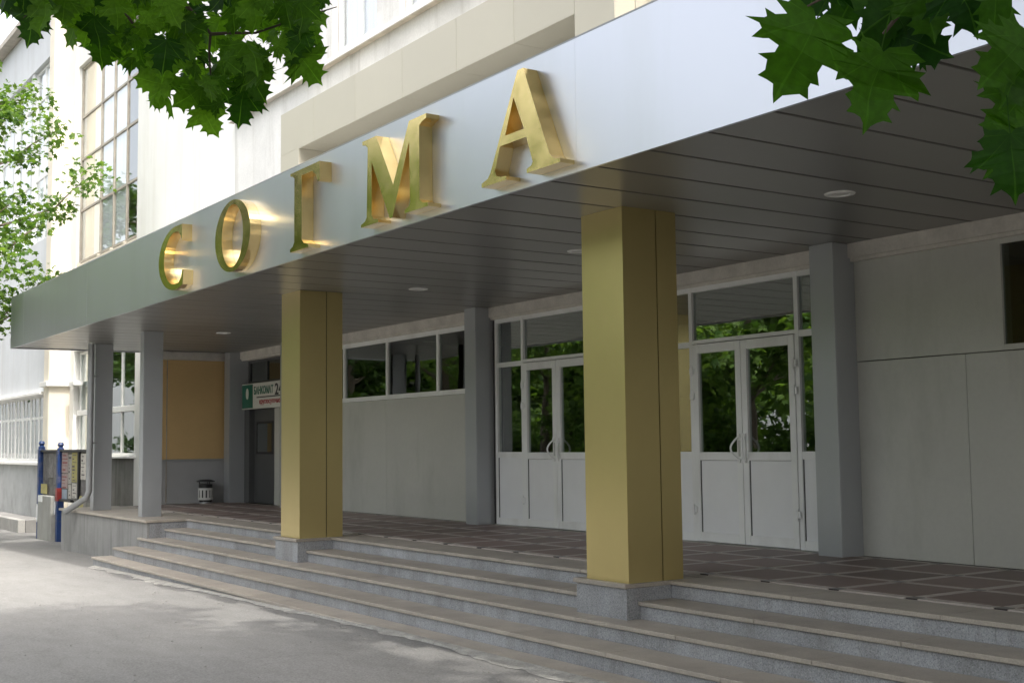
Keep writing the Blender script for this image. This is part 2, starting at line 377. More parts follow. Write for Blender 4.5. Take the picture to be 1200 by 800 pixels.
# irregular mortar fillet at the foot of the bottom riser
mb = MB(); n = 160; random.seed(11); wv = 0
for i in range(n+1):
    x = -19.6+i*(19.6+1)/n; wv = .8*wv+random.uniform(-.05,.05); yy = 5.34-max(-.05,min(.10,wv)); g = gz(x)
    mb.v += [(x,yy,g+.004),(x,5.40,g+.016+random.uniform(0,.008)),(x,5.447,g+.03)]
for i in range(n):
    for j in range(2): mb.f.append((3*i+j,3*i+3+j,3*i+4+j,3*i+1+j))
obj('mortar_fillet', mb, M['mortar'], steps)

# landing: brown tiles between pale strips with dark squares at the crossings
land = obj('landing', MB().box(-24.2,XR,7.16,9.5,-.03,-.008), M['strip'], steps)
land['label'] = 'landing paved with brown square tiles between pale stone strips'
P = .705; X0, Y0 = -5.70, 7.275
tile = MB().bbox(-.302,.302,-.302,.302,-.012,.0035,.003).mesh('tile', M['tile'])
strips = MB(); nodes = MB()
for i in range(-14,27):
    xc = X0-P*i-P/2
    if xc+.3 > XR or xc-.3 < -24.2: continue
    for j in range(3):
        yc = Y0+P*j+P/2
        inst('tile', tile, land, (xc, yc, random.uniform(-.001,.001)))
    for j in range(4):
        yl = Y0+P*j
        strips.box(xc-.30,xc+.30,yl-.048,yl+.048,-.01,.002)
        nodes.box(xc+P/2-.046,xc+P/2+.046,yl-.046,yl+.046,-.01,.0025)
        if j < 3: strips.box(xc+P/2-.048,xc+P/2+.048,yl+.052,yl+P-.052,-.01,.002)
o = obj('tile_strip', strips, M['strip'], land); o['kind'] = 'stuff'
o = obj('corner_tile', nodes, M['tile_dark'], land); o['kind'] = 'stuff'
# front border stones of the landing lie in tread_slab row 0

# granite block at the left end that carries the two thin pillars
blk = thing('granite_block', 'stained granite clad block at the left end of the steps carrying two thin pillars', 'stone block', (-21.6,6.4,-.8))
obj('block_core', MB().box(-24.25,-19.14,6.14,7.0,-.95,-.045), M['stained'], blk)
x = -24.25
for i in range(6):
    x2 = x+.855 if i < 5 else -19.12
    obj('facing_slab', MB().box(x+.0015,x2-.0015,6.10,6.138,-.95,-.045+random.uniform(-.001,0)), M['block'], blk); x = x2
obj('facing_slab', MB().box(-19.138,-19.105,6.139,6.72,-.95,-.046), M['granite'], blk)
x = -24.3
for i in range(5):
    x2 = x+1.05 if i < 4 else -19.085
    obj('cap_slab', MB().bbox(x+.002,x2-.002,6.06,7.16,-.04,.0,.004), M['tread'], blk); x = x2

# ================================================================ CANOPY
ZS, ZF, ZT, YF = 3.02, 3.0, 3.953, 5.15
XL = -24.39
can = thing('entrance_canopy', 'long flat entrance canopy with silver fascia panels and dark metal soffit', 'canopy', (-12,7,3))
obj('canopy_core', MB().box(XL+.03,XR-.03,YF+.03,7.88,ZS+.03,ZT-.03), M['joint'], can)
sx = [XL,-23.36,-19.21,-15.06,-10.91,-6.76,-2.61,XR]
for a, b in zip(sx[:-1], sx[1:]):
    e = .004 if a < -15.1 else .0006
    obj('fascia_panel', MB().box(a+(e if a > XL else 0), b-(.004 if b < -15 else .0006), YF, YF+.025, ZF, ZT), M['fascia'], can)
obj('fascia_panel', MB().box(XL, XL+.025, YF+.027, 7.89, ZF, ZT), M['fascia'], can)
obj('roof_sheet', MB().box(XL+.001,XR,YF+.001,7.9,ZT+.002,ZT+.014), M['zinc'], can)
x = -4.96+.5555*14
while x > XL+.05:
    x2 = max(x-.5555, XL+.03)
    if x2 < XR-.1: obj('soffit_panel', MB().bbox(max(x2,XL)+.015, min(x,XR)-.015, YF+.028, 9.5 if x2 > -24.2 else 7.88, ZS+random.uniform(0,.0015), ZS+.022, .003), M['soffit'], can)
    x = x2
obj('soffit_core', MB().box(-24.2,XR-.03,7.90,9.74,ZS+.024,ZS+.05), M['joint'], can)
# recessed lights
lights = [(-6.39,7.43,'recessed round soffit light nearest the right edge, above the big bare wall panels'),
          (-9.70,7.40,'recessed round soffit light half hidden by the top of the right gold column'),
          (-13.10,7.50,'recessed round soffit light midway between the two gold columns'),
          (-19.75,7.55,'recessed round soffit light left of the left gold column')]
for x, y, lab in lights:
    t = thing('soffit_light', lab, 'ceiling light', (x,y,ZS), 'recessed lights in the canopy soffit')
    obj('light_rim', MB().lathe((x,y,ZS), [(.075,-.002),(.08,-.012),(.115,-.008),(.12,.0)]), M['win_white'], t, True)
    obj('light_lens', MB().lathe((x,y,ZS), [(.0,-.003),(.074,-.003)]), M['lamp_glass'], t)

# ================================================================ COLUMNS AND PILLARS
def gold_column(x0, x1, label):
    y0, y1 = 6.276, 6.85
    t = thing('gold_column', label, 'column', ((x0+x1)/2,(y0+y1)/2,-.28), 'square gold clad columns under the canopy')
    xm, ym = (x0+x1)/2, 6.276+.62*.574
    e = .005
    obj('column_core', MB().box(x0+.012,x1-.012,y0+.012,y1-.012,.0,ZS), M['joint'], t)
    for nm, bx in (('cladding_panel',(x0,x1,y0,y0+.011)),('cladding_panel',(x1-.011,x1,y0+.0115,ym-e)),('cladding_panel',(x1-.011,x1,ym+e,y1-.0115)),
                   ('cladding_panel',(x0,x0+.011,y0+.0115,ym-e)),('cladding_panel',(x0,x0+.011,ym+e,y1-.0115)),('cladding_panel',(x0,x1,y1-.011,y1))):
        obj(nm, MB().box(*bx,.002,ZS-.001), M['gold_panel'], t)
    pl = obj('plinth', MB().box(x0-.11,x1,6.25,6.98,-.30,-.036), M['granite'], t)
    obj('plinth_cap', MB().bbox(x0-.13,x1+.012,6.225,6.99,-.035,.001,.004), M['tread'], pl)
    return t
gold_column(-14.42,-13.87,'left square gold column standing on a granite plinth between the steps, before the pale wall')
gold_column(-8.19,-7.65,'right square gold column, the larger and nearest one, standing on a granite plinth in front of the doors')
def grey_pillar(x0, x1, y0, y1, z0, label, group):
    t = thing('grey_pillar', label, 'pillar', ((x0+x1)/2,(y0+y1)/2,z0), group)
    o = obj('pillar_front', MB().bbox(x0,x1,y0,y0+.012,z0,ZS-.001,.002), M['pil'], t)
    obj('pillar_side', MB().bbox(x1-.012,x1,y0+.0125,y1,z0,ZS-.001,.002), M['pil'], t)
    obj('pillar_side', MB().bbox(x0,x0+.012,y0+.0125,y1,z0,ZS-.001,.002), M['pil'], t)
    obj('pillar_core', MB().box(x0+.013,x1-.013,y0+.013,y1,z0,ZS-.002), M['joint'], t)
    return t
ga = 'thin grey pillars on the granite block'; gb = 'grey pilasters along the back wall'
grey_pillar(-20.22,-20.03,6.30,6.62,0,'thin grey pillar at the right end of the granite block beside the steps',ga)
grey_pillar(-23.05,-22.84,6.30,6.62,0,'thin grey pillar further left on the granite block with a downpipe beside it',ga)
grey_pillar(-8.325,-8.03,9.20,9.62,0,'wide grey pilaster between the right white doors and the bare wall panels',gb)
grey_pillar(-14.765,-14.475,9.20,9.60,0,'grey pilaster between the wall with high windows and the left white doors',gb)
grey_pillar(-21.20,-20.91,9.20,9.60,0,'grey pilaster at the back hidden behind the left gold column',gb)
grey_pillar(-24.0,-23.72,9.20,9.60,0,'dark grey pilaster in the left corner beside the cash machine door',gb)

# ================================================================ SIGN LETTERS  С О Г М А
K = 1.0141
def sp(pts): return [(x*K, CAM_H+(z-CAM_H)*K) for x, z in pts]
def arc(cx, cz, rx, rz, a0, a1, n): return [(cx+rx*math.cos(R(a0+(a1-a0)*i/n)), cz+rz*math.sin(R(a0+(a1-a0)*i/n))) for i in range(n+1)]
LET = {}
co = arc(-14.56,3.41,.635,.39,96,264,26); ci = arc(-14.56,3.41,.43,.325,258,102,24)
LET['c'] = [sp([(-14.34,3.795)]+co+[(-14.46,3.03),(-14.30,3.06),(-14.285,3.235),(-14.32,3.235),(-14.36,3.15),(-14.45,3.095)]+ci+[(-14.47,3.72),(-14.38,3.655),(-14.34,3.59)])]
LET['o'] = [sp(arc(-12.72,3.41,.515,.395,0,360,44)[:-1]), sp(arc(-12.72,3.41,.31,.345,0,360,40)[:-1])]
LET['g'] = [sp([(-11.18,3.80),(-10.51,3.80),(-10.505,3.612),(-10.55,3.612),(-10.60,3.69),(-10.67,3.735),(-10.91,3.737),(-10.91,3.105),(-10.86,3.065),(-10.76,3.045),(-10.76,3.015),(-11.184,3.015),(-11.184,3.045),(-11.12,3.065),(-11.085,3.105),(-11.085,3.735),(-11.12,3.76),(-11.18,3.772)])]
LET['m'] = [sp([(-9.63,3.795),(-9.37,3.795),(-9.065,3.31),(-8.79,3.795),(-8.505,3.795),(-8.505,3.758),(-8.57,3.745),(-8.62,3.72),(-8.62,3.105),(-8.57,3.07),(-8.487,3.06),(-8.487,3.03),(-8.87,3.03),(-8.87,3.06),(-8.81,3.075),(-8.775,3.11),(-8.79,3.62),(-9.08,3.03),(-9.13,3.03),(-9.455,3.58),(-9.455,3.105),(-9.42,3.07),(-9.336,3.055),(-9.336,3.03),(-9.66,3.03),(-9.66,3.055),(-9.58,3.075),(-9.55,3.105),(-9.53,3.72),(-9.57,3.75),(-9.63,3.762)])]
LET['a'] = [sp([(-7.19,3.806),(-7.12,3.806),(-6.81,3.115),(-6.765,3.075),(-6.69,3.06),(-6.69,3.032),(-7.09,3.032),(-7.09,3.062),(-7.035,3.075),(-7.015,3.10),(-7.09,3.295),(-7.43,3.295),(-7.50,3.125),(-7.48,3.085),(-7.44,3.07),(-7.35,3.06),(-7.35,3.032),(-7.684,3.032),(-7.684,3.062),(-7.60,3.085),(-7.56,3.125)]),
            sp([(-7.245,3.62),(-7.118,3.36),(-7.36,3.36)])]
for ch, lab in (('c','polished gold letter С, first and smallest looking on the silver fascia'),('o','polished gold ring letter О on the silver fascia'),
                ('g','polished gold letter Г with one arm to the right on the silver fascia'),('m','polished gold letter М with two uprights on the silver fascia'),
                ('a','polished gold letter А, last and largest looking on the silver fascia')):
    x = [p[0] for p in LET[ch][0]]
    t = thing('sign_letter', lab, 'sign letter', ((min(x)+max(x))/2,5.08,3.05), 'gold letters on the fascia')
    obj('letter_body', MB().prism_xz(LET[ch], 5.022, 5.1485), M['gold'], t)

# ================================================================ MAIN BUILDING
bld = thing('office_building', 'pale rendered institute building with tall gridded windows and a recessed doorway wall under the canopy', 'building', (-12,9,0))
YW, YU = 9.5, 7.9
def bpart(name, mb, m, label=None, parent=None, smooth=False): return obj(name, mb, m, parent or bld, smooth, label)
# ---- upper facade (above canopy level, plane YU)
ZR = 12.6
up = MB().box(-20.1,XR,YU,YU+.3,ZS+.06,6.70)
wins = [(-16.25+2.05*i, -14.85+2.05*i) for i in range(9)]
cx = -24.2
up.box(-24.2,-20.1,YU,YU+.3,ZS+.06,ZR)
bpart('front_wall', up.box(-25.7,-24.2,YU,YU+.3,-.9,ZR).box(-30.9,-30.5,YU,YU+.3,-.9,ZR).box(-30.5,-25.7,YU,YU+.3,3.45,5.48).box(-30.5,-25.7,YU,YU+.3,10.45,ZR).box(XR+.002,XB-.002,YU,YU+.3,-.9,6.70), M['white'])
# old render right of the joint, with the window row
ow = MB().box(-20.09,XB,YU-.035,YU-.001,3.97,6.72)
cx = -20.09
for a, b in wins+[(XB,XB)]:
    ow.box(cx,a,YU-.033,YU+.3,6.86,9.0); cx = b
ow.box(-20.09,XB,YU-.033,YU+.3,9.0,ZR)
bpart('old_wall', ow, M['white_old'])
bpart('sill_ledge', MB().bbox(-20.12,XB,YU-.13,YU+.3,6.722,6.80,.008).box(-20.1,XB,YU-.034,YU+.3,6.802,6.858), M['white'])
bpart('ledge_shadow_strip', MB().box(-20.13,XB,YU-.145,YU-.05,6.705,6.718), M['dark_frame'])  # dark strip standing in for the shadow line under the ledge
def window(x0, x1, z0, z1, y, cols, rows, fm, fw=.05, name='window', parent=None, glassm='glass', panew=None, dep=.06):
    """a frame mesh with one pane object per light"""
    xs_ = [x0+(x1-x0)*i/cols for i in range(cols+1)] if isinstance(cols, int) else cols
    zs_ = [z0+(z1-z0)*i/rows for i in range(rows+1)] if isinstance(rows, int) else rows
    f = MB()
    for i, x in enumerate(xs_):
        h = fw/2
        a, b = (x, x+fw) if i == 0 else ((x-fw, x) if i == len(xs_)-1 else (x-h, x+h))
        f.box(a,b,y,y+dep,zs_[0],zs_[-1])
    for j, z in enumerate(zs_):
        h = fw/2
        a, b = (z, z+fw) if j == 0 else ((z-fw, z) if j == len(zs_)-1 else (z-h, z+h))
        f.box(xs_[0]+.002,xs_[-1]-.002,y+.004,y+dep-.004,a,b)
    fr = obj(name, f, M[fm], parent or bld)
    for i in range(len(xs_)-1):
        for j in range(len(zs_)-1):
            obj('pane', MB().box(xs_[i]+fw*.4,xs_[i+1]-fw*.4,y+dep*.45,y+dep*.45+.006,zs_[j]+fw*.4,zs_[j+1]-fw*.4), M[glassm], fr)
    return fr
for a, b in wins[:6]:
    wn = window(a+.02,b-.02,6.90,8.98,YU+.06,2,[6.90,8.2,8.98],'win_white',.075,glassm='glass_clear')
    obj('curtain', MB().box(a+.03,b-.03,YU+.15,YU+.16,6.9,9.0), M['curtain'], wn)
bpart('roof_slab', MB().box(-31.2,XB+.3,YU-.35,22,ZR,ZR+.3), M['base_grey'])
bpart('end_wall', MB().box(XB,XB+.3,YU+.0,21.7,-.9,ZR-.002), M['white'])
bpart('end_wall', MB().box(-31.2,-30.9,8.2,21.7,-.9,ZR-.002), M['white'])
bpart('rear_wall', MB().box(-31.2,XB+.3,21.7,22,-.9,ZR-.002), M['white'])
# ---- tall gridded stair window and the one below it
gw = window(-30.48,-25.72,5.50,10.44,YU+.08,[-30.48,-28.76,-27.74,-26.75,-25.72],[5.60,6.87,8.14,9.18,10.44],'dark_frame',.05,'grid_window',glassm='glass_clear')
gw['label'] = 'tall gridded stair window with thin dark bars and pale curtains'
obj('window_foot', MB().box(-30.5,-25.7,YU+.02,YU+.10,5.50,5.545).box(-30.46,-30.40,YU+.03,YU+.09,5.45,5.60).box(-28.80,-28.72,YU+.03,YU+.09,5.545,5.60).box(-27.78,-27.70,YU+.03,YU+.09,5.545,5.60).box(-26.79,-26.71,YU+.03,YU+.09,5.545,5.60), M['cream'], gw)
obj('curtain', MB().box(-29.47,-26.78,YU+.145,YU+.155,5.6,10.4), M['curtain'], gw)
obj('curtain', MB().box(-30.45,-29.48,YU+.145,YU+.155,5.6,10.4), M['curtain_beige'], gw)
lw = window(-30.4,-25.75,.95,3.42,YU+.12,[-30.4,-29.0,-27.02,-25.75],[.95,1.95,3.42],'win_white',.06,'lower_window',glassm='glass')
obj('transom_bar', MB().bbox(-30.4,-25.75,YU+.06,YU+.119,1.90,2.02,.006), M['win_white'], lw)
obj('window_sill', MB().bbox(-30.6,-25.6,YU-.12,YU+.12,.90,.945,.006), M['white'], lw)
obj('curtain', MB().box(-30.3,-29.2,YU+.22,YU+.23,1.0,3.4), M['curtain'], lw)
bpart('stained_wall', MB().box(-30.5,-25.7,YU+.02,YU+.3,-.9,.898), M['stained'])
bpart('pier_ledge', MB().bbox(-30.5,-30.05,YU-.12,YU+.1,2.62,2.72,.006), M['win_white'])
# upper-room and stair-room walls behind the panes
bpart('room_wall', MB().box(-30.9,-24.3,11.0,11.1,-.9,10.5).box(-24.3,XB,11.2,11.3,6.4,9.4), M['hall'])
bpart('room_floor', MB().box(-30.9,-24.3,8.21,11.0,3.46,3.6).box(-30.9,-24.3,8.21,11.0,-.1,0).box(-24.3,XB,8.21,11.2,6.3,6.4).box(-24.3,XB,8.21,11.2,9.3,9.4), M['hall_floor'])
# ---- beige portal frame round the middle windows
YP = 7.40
po = bpart('portal_frame', MB().box(-17.02,-9.10,YP+.02,7.86,5.50,6.06).box(-17.02,-16.45,YP+.02,7.86,3.97,5.499).box(-9.68,-9.10,YP+.02,7.86,3.97,5.499), M['joint'], 'boxed beige metal portal frame standing on the canopy roof')
px_ = [-17.06,-15.9,-14.6,-13.3,-12.0,-10.8,-9.71]
for a, b in zip(px_[:-1], px_[1:]):
    obj('portal_panel', MB().box(a+.003,b-.003,YP,YP+.018,5.461 if a > -17 else 5.461,6.09), M['beige'], po)
    obj('portal_panel', MB().box(max(a,-16.41)+.003,b-.003,YP+.0,7.865,5.45,5.4595), M['beige'], po)
obj('portal_panel', MB().box(-17.06,-16.411,YP,YP+.018,3.97,5.458), M['beige'], po)
obj('portal_panel', MB().box(-9.708,-9.07,YP,YP+.018,3.97,6.09), M['beige'], po)
obj('portal_panel', MB().box(-9.082,-9.07,YP+.019,7.66,3.97,6.088), M['beige'], po)
obj('portal_panel', MB().box(-9.082,-9.07,7.668,7.865,3.97,6.088), M['beige'], po)
obj('portal_panel', MB().box(-16.42,-16.405,YP+.019,7.865,3.97,5.448), M['beige'], po)
obj('portal_panel', MB().box(-9.716,-9.705,YP+.019,7.865,3.97,5.448), M['beige'], po)
obj('portal_panel', MB().box(-17.06,-9.085,YP+.019,7.865,6.078,6.089), M['beige'], po)
obj('portal_back', MB().box(-16.40,-9.72,7.845,7.862,3.97,5.40), M['beige'], po)

# ---- back wall of the entrance, plane YW
ZH = 2.85
hd = MB()
for a, b in ((-23.72,-21.2),(-20.91,-14.765),(-14.475,-8.325),(-8.03,XR)):
    hd.box(a,b,YW-.08,YW+.25,ZH+.03,ZS).box(a,b,YW-.05,YW+.25,ZH-.005,ZH+.029)
bpart('header_beam', hd, M['header'])
# wall with the high window strip
bpart('wall_panel', MB().bbox(-20.91,-17.66,YW,YW+.2,0,1.845,.003), M['wall_grey'])
bpart('wall_panel', MB().bbox(-17.655,-14.765,YW,YW+.2,0,1.845,.003), M['wall_grey'])
window(-20.9,-14.77,1.846,2.845,YW+.01,[-20.9,-19.2,-17.65,-16.04,-14.77],[1.85,2.845],'pvc',.07,'strip_window',glassm='glass_dark')
# bare wall at the right
bpart('wall_panel', MB().bbox(-8.03,-6.81,YW+.003,YW+.2,0,1.862,.003), M['wall_grey'])
bpart('wall_panel', MB().bbox(-6.804,-3.3,YW,YW+.2,0,1.862,.003), M['wall_grey'])
bpart('wall_panel', MB().bbox(-3.294,XR,YW,YW+.2,0,1.862,.003), M['wall_grey'])
bpart('wall_panel', MB().bbox(-8.03,-6.46,YW+.001,YW+.2,1.87,2.846,.003), M['wall_grey'])
bpart('wall_panel', MB().bbox(-3.2,XR,YW+.001,YW+.2,1.87,2.846,.003), M['wall_grey'])
window(-6.46,-3.2,1.87,2.846,YW-.01,[-6.46,-4.8,-3.2],[1.87,2.846],'wall_grey',.05,'side_window',glassm='glass_dark')
# panel between the two door screens, and behind the hidden pilaster
bpart('wall_panel', MB().bbox(-11.66,-11.06,YW,YW+.2,0,2.846,.003), M['pvc_panel'])
bpart('wall_panel', MB().bbox(-21.9,-20.92,YW+.002,YW+.2,0,2.846,.003), M['wall_grey'])

def bow(x, z0, z1, y, out, side, r=.011):
    m = MB(); pts = []
    for i in range(13):
        a = math.pi*i/12
        pts.append((x+side*.03*math.sin(a), y-out*math.sin(a), z0+(z1-z0)*i/12))
    m.tube(pts, r, 8); m.lathe((x,y-.012,z0-.02),[(.0,0),(.02,0),(.02,.04),(0,.04)],10); m.lathe((x,y-.012,z1-.02),[(.0,0),(.02,0),(.02,.04),(0,.04)],10)
    return m
def double_door(xl, xm, xr, sl, sr, label):
    """white plastic doorway: two leaves, fan light, sidelights; sl / sr are the outer ends of the sidelights"""
    y = YW-.03; f = MB(); t = .055
    f.box(xl-t,xl,y,y+.07,0,2.846).box(xr,xr+t,y,y+.07,0,2.846)
    f.box(xl+.001,xr-.001,y+.002,y+.068,2.205,2.245).box(xl+.001,xr-.001,y+.002,y+.068,2.79,2.846)
    f.box(sl,sl+t,y+.001,y+.069,0,2.846).box(sr-t,sr,y+.001,y+.069,0,2.846)
    for a, b in ((sl+t,xl-t),(xr+t,sr-t)):
        for z0, z1 in ((0,.10),(.92,1.0),(2.17,2.235),(2.79,2.846)): f.box(a+.001,b-.001,y+.003,y+.067,z0,z1)
    fr = bpart('double_door', f, M['pvc'], label)
    for a, b in ((sl+t,xl-t),(xr+t,sr-t)):
        obj('door_panel', MB().box(a,b,y+.022,y+.045,.10,.92), M['pvc_panel'], fr)
        obj('panel_gasket', MB().box(a,a+.007,y+.014,y+.0215,.10,.92), M['seal'], fr)
        obj('pane', MB().box(a,b,y+.03,y+.036,1.0,2.17), M['glass'], fr); obj('pane', MB().box(a,b,y+.03,y+.036,2.235,2.79), M['glass'], fr)
    obj('fan_light', MB().box(xl,xr,y+.03,y+.036,2.245,2.79), M['glass'], fr)
    for a, b, hs in ((xl+.006,xm-.004,1),(xm+.004,xr-.006,-1)):
        yl = y-.012; s = .082
        lf = MB().bbox(a,a+s,yl,yl+.06,.015,2.195,.004).bbox(b-s,b,yl,yl+.06,.015,2.195,.004)
        for z0, z1 in ((.015,.115),(.905,.995),(2.095,2.195)): lf.bbox(a+s-.001,b-s+.001,yl+.001,yl+.059,z0,z1,.004)
        obj('door_leaf', lf, M['pvc'], fr)
        obj('door_panel', MB().box(a+s,b-s,yl+.02,yl+.045,.11,.91), M['pvc_panel'], fr)
        g = MB().box(a+s,a+s+.008,yl+.012,yl+.0195,.11,.91).box(a+s+.009,b-s,yl+.012,yl+.0195,.903,.909)
        obj('panel_gasket', g, M['seal'], fr)
        obj('pane', MB().box(a+s-.005,b-s+.005,yl+.03,yl+.036,.99,2.10), M['glass'], fr)
        hx = b-.04 if hs > 0 else a+.04
        obj('handle', bow(hx,.90,1.17,yl,.07,-hs*2.2), M['pvc'], fr, True)
        obj('lock_plate', MB().bbox(hx-.016,hx+.016,yl-.006,yl,.95,1.12,.002).lathe((hx,yl-.008,1.0),[(0,0),(.009,0),(.009,.02),(0,.02)],10), M['steel'], fr)
        ex = a-.006 if hs > 0 else b+.006
        for z in (.36,1.62,1.90):
            obj('hinge', MB().bbox(ex-.035,ex+.035,yl-.018,yl-.0005,z-.035,z+.035,.004).tube([(ex,yl-.02,z-.06),(ex,yl-.02,z+.06)],.010,8), M['pvc'], fr)
    obj('threshold', MB().bbox(sl,sr,y-.03,y+.08,.001,.012,.003), M['steel'], fr)
    return fr
double_door(-10.335,-9.575,-8.80,-11.05,-8.335,'right white glazed double door with bow handles and a wide fan light')
double_door(-13.70,-12.945,-12.20,-14.40,-11.67,'left white glazed double door partly hidden by the right gold column')
bpart('frame_post', MB().box(-14.474,-14.401,YW-.01,YW+.1,0,2.846), M['seal'])
# cash machine doorway
ad = bpart('cash_machine_door', MB().box(-23.45,-22.16,YW+.13,YW+.17,0,1.85).box(-23.71,-23.46,YW+.02,YW+.17,0,1.85), M['dark_door'], 'dark grey recessed door with a small dark window')
obj('door_window', MB().bbox(-23.32,-22.50,YW+.115,YW+.129,.965,1.61,.004), M['black'], ad)
obj('door_window_pane', MB().box(-23.27,-22.55,YW+.109,YW+.114,1.01,1.565), M['glass_dark'], ad)
obj('door_post', MB().bbox(-22.155,-21.91,YW,YW+.17,0,1.85,.004), M['wall_grey'], ad)
window(-23.71,-21.91,2.37,2.846,YW+.10,[-23.71,-22.8,-21.91],[2.37,2.846],'dark_door',.05,'transom_window',glassm='glass_dark')
bpart('transom_rail', MB().box(-23.71,-21.91,YW+.03,YW+.17,1.853,2.367), M['dark_door'])
# return wall at the left end: ochre board above a grey dado
XW = -24.17
bpart('return_wall', MB().box(XW-.25,XW-.02,8.2,9.75,-.1,ZS+.05), M['white'])
bpart('ochre_panel', MB().bbox(XW-.018,XW+.004,7.905,8.065,.88,2.86,.003), M['wall_yellow'])
bpart('ochre_panel', MB().bbox(XW-.018,XW+.006,8.085,9.49,.88,2.86,.003), M['wall_yellow'])
bpart('cover_strip', MB().bbox(XW-.018,XW+.012,8.067,8.083,.02,2.86,.002), M['dark_frame'])
bpart('dado_panel', MB().bbox(XW-.018,XW+.0,7.905,8.065,.0,.84,.003), M['wall_dado'])
bpart('dado_panel', MB().bbox(XW-.018,XW+.002,8.085,9.49,.0,.84,.003), M['wall_dado'])
bpart('dado_rail', MB().bbox(XW-.018,XW+.02,7.905,9.49,.842,.878,.004), M['pil'])
bpart('header_beam', MB().box(XW-.018,XW+.03,7.905,9.49,2.865,ZS), M['header'])
bpart('return_wall', MB().box(XR-.2,XR-.005,YU+.02,9.75,-.1,ZS), M['wall_grey'])
# entrance hall behind the glass
bpart('hall_wall', MB().box(-24.0,XR,14.0,14.2,0,3.2).box(-21.3,-21.1,9.76,14.0,0,3.2).box(XR-.2,XR,9.76,14,0,3.2).box(-8.3,-8.1,9.76,14,0,3.2).box(-14.8,-14.6,9.76,14,0,1.8), M['hall'])
bpart('hall_floor', MB().box(-24.0,XR,9.76,14,-.05,-.004), M['hall_floor'])
bpart('hall_ceiling', MB().box(-24.0,XR,9.76,14,3.08,3.2), M['hall'])

# ================================================================ FAR WING
wing = thing('wing_building', 'far left building wing with window rows and a grey base behind the notice board', 'building', (-36,8,-.6))
YG = 7.45; XA = -60.0
g = MB().box(XA,-31.0,YG+.06,YG+.3,2.47,6.35); 
obj('wall', MB().box(XA,-30.9,YG,YG+.3,2.475,6.35).box(XA,-30.9,YG,YG+.3,10.95,12.3).box(-31.5,-30.9,YG,YG+.3,-.9,2.47), M['wing'], wing)
obj('base_wall', MB().box(XA,-31.51,YG,YG+.3,-.95,.72), M['base_grey'], wing)
obj('end_pier', MB().box(-31.35,-30.905,YG-.04,YG+.28,-.9,12.25).box(-30.903,-30.86,YG-.035,YU+.02,-.9,12.25), M['cream'], wing)
obj('pier_ledge', MB().bbox(-31.45,-30.75,YG-.12,YU,2.62,2.74,.008), M['white'], wing)
obj('window_sill', MB().bbox(XA,-31.52,YG-.10,YG+.3,.722,.80,.01), M['white'], wing)
obj('band_ledge', MB().bbox(XA,-31.36,YG-.14,YG-.001,2.44,2.52,.01), M['white'], wing)
i = 0; x = -31.52
while x > -46:
    b = x-.86
    fr = MB().box(b,x,YG+.10,YG+.13,.80,.88).box(b,x,YG+.10,YG+.13,2.38,2.47).box(b,x,YG+.101,YG+.129,1.86,1.93).box(b,b+.10,YG+.099,YG+.131,.80,2.47).box(x-.05,x,YG+.099,YG+.131,.80,2.47).box((b+x)/2-.02,(b+x)/2+.03,YG+.10,YG+.13,.88,2.38)
    f = obj('window', fr, M['win_white'], wing)
    for u, v in ((b+.1,(b+x)/2-.02),((b+x)/2+.03,x-.05)):
        obj('pane', MB().box(u,v,YG+.11,YG+.116,.88,1.86), M['glass'], f); obj('pane', MB().box(u,v,YG+.11,YG+.116,1.93,2.38), M['glass'], f)
    if i in (3,4,5,6): obj('pink_board', MB().box(b+.1,x-.05,YG+.17,YG+.18,.82,2.3), M['pink_board'], f)
    x = b; i += 1
x = -31.36; i = 0
while x > -50:
    b = x-2.1
    f = window(b+.2,x-.05,6.36,10.94,YG+.10,2,[6.36,8.06,9.23,10.12,10.94],'win_white',.07,'upper_window',wing,'glass_clear')
    obj('curtain', MB().box(b+.25,x-.1,YG+.2,YG+.21,6.4,10.9), M['curtain'], f)
    obj('window_pier', MB().box(b,b+.2,YG+.02,YG+.3,6.352,10.948), M['wing'], f)
    x = b
obj('cornice', MB().box(XA,-30.8,YG-.28,YG+.3,12.31,12.45), M['dark_frame'], wing)
obj('wing_core', MB().box(XA,-31.2,YG+.9,20,-.9,12.3), M['hall'], wing)

# ================================================================ SMALL THINGS
# downpipe beside the left thin pillar
dp = thing('downpipe', 'grey metal downpipe with a kicked out foot beside the left thin pillar', 'pipe', (-22.62,6.16,0))
obj('pipe', MB().tube([(-22.62,6.16,3.0),(-22.62,6.16,.36),(-22.66,6.13,.24),(-23.25,5.92,-.02)],.055,10), M['zinc'], dp, True)
for z in (2.4,1.2): obj('pipe_bracket', MB().lathe((-22.62,6.16,z),[(.056,0),(.064,0),(.064,.03),(.056,.03)],12).box(-22.70,-22.66,6.2,6.31,z,z+.03), M['zinc'], dp)
# litter bin
bx, by = -23.93, 8.80
lb = thing('litter_bin', 'small black and white litter bin with a lid against the ochre and grey wall', 'bin', (bx,by,0))
obj('bin_drum', MB().lathe((bx,by,0),[(0,.03),(.125,.03),(.135,.38),(.0,.38)],20), M['black'], lb, True)
for k in range(12):
    a = k*math.pi/6
    obj('slat', MB().box(-.024,.024,-.004,.004,0,.22), M['bin_white'], lb, loc=(0,0,0)).matrix_local = Matrix.Translation((.143*math.sin(a),-.143*math.cos(a),.08)) @ Matrix.Rotation(a,4,'Z')
obj('bin_ring', MB().lathe((bx,by,0),[(.138,.07),(.150,.07),(.150,.115),(.138,.115)],20).lathe((bx,by,0),[(.138,.265),(.150,.265),(.150,.305),(.138,.305)],20), M['bin_white'], lb, True)
obj('bin_base', MB().lathe((bx,by,0),[(0,0),(.13,0),(.13,.03),(0,.03)],20), M['pil'], lb)
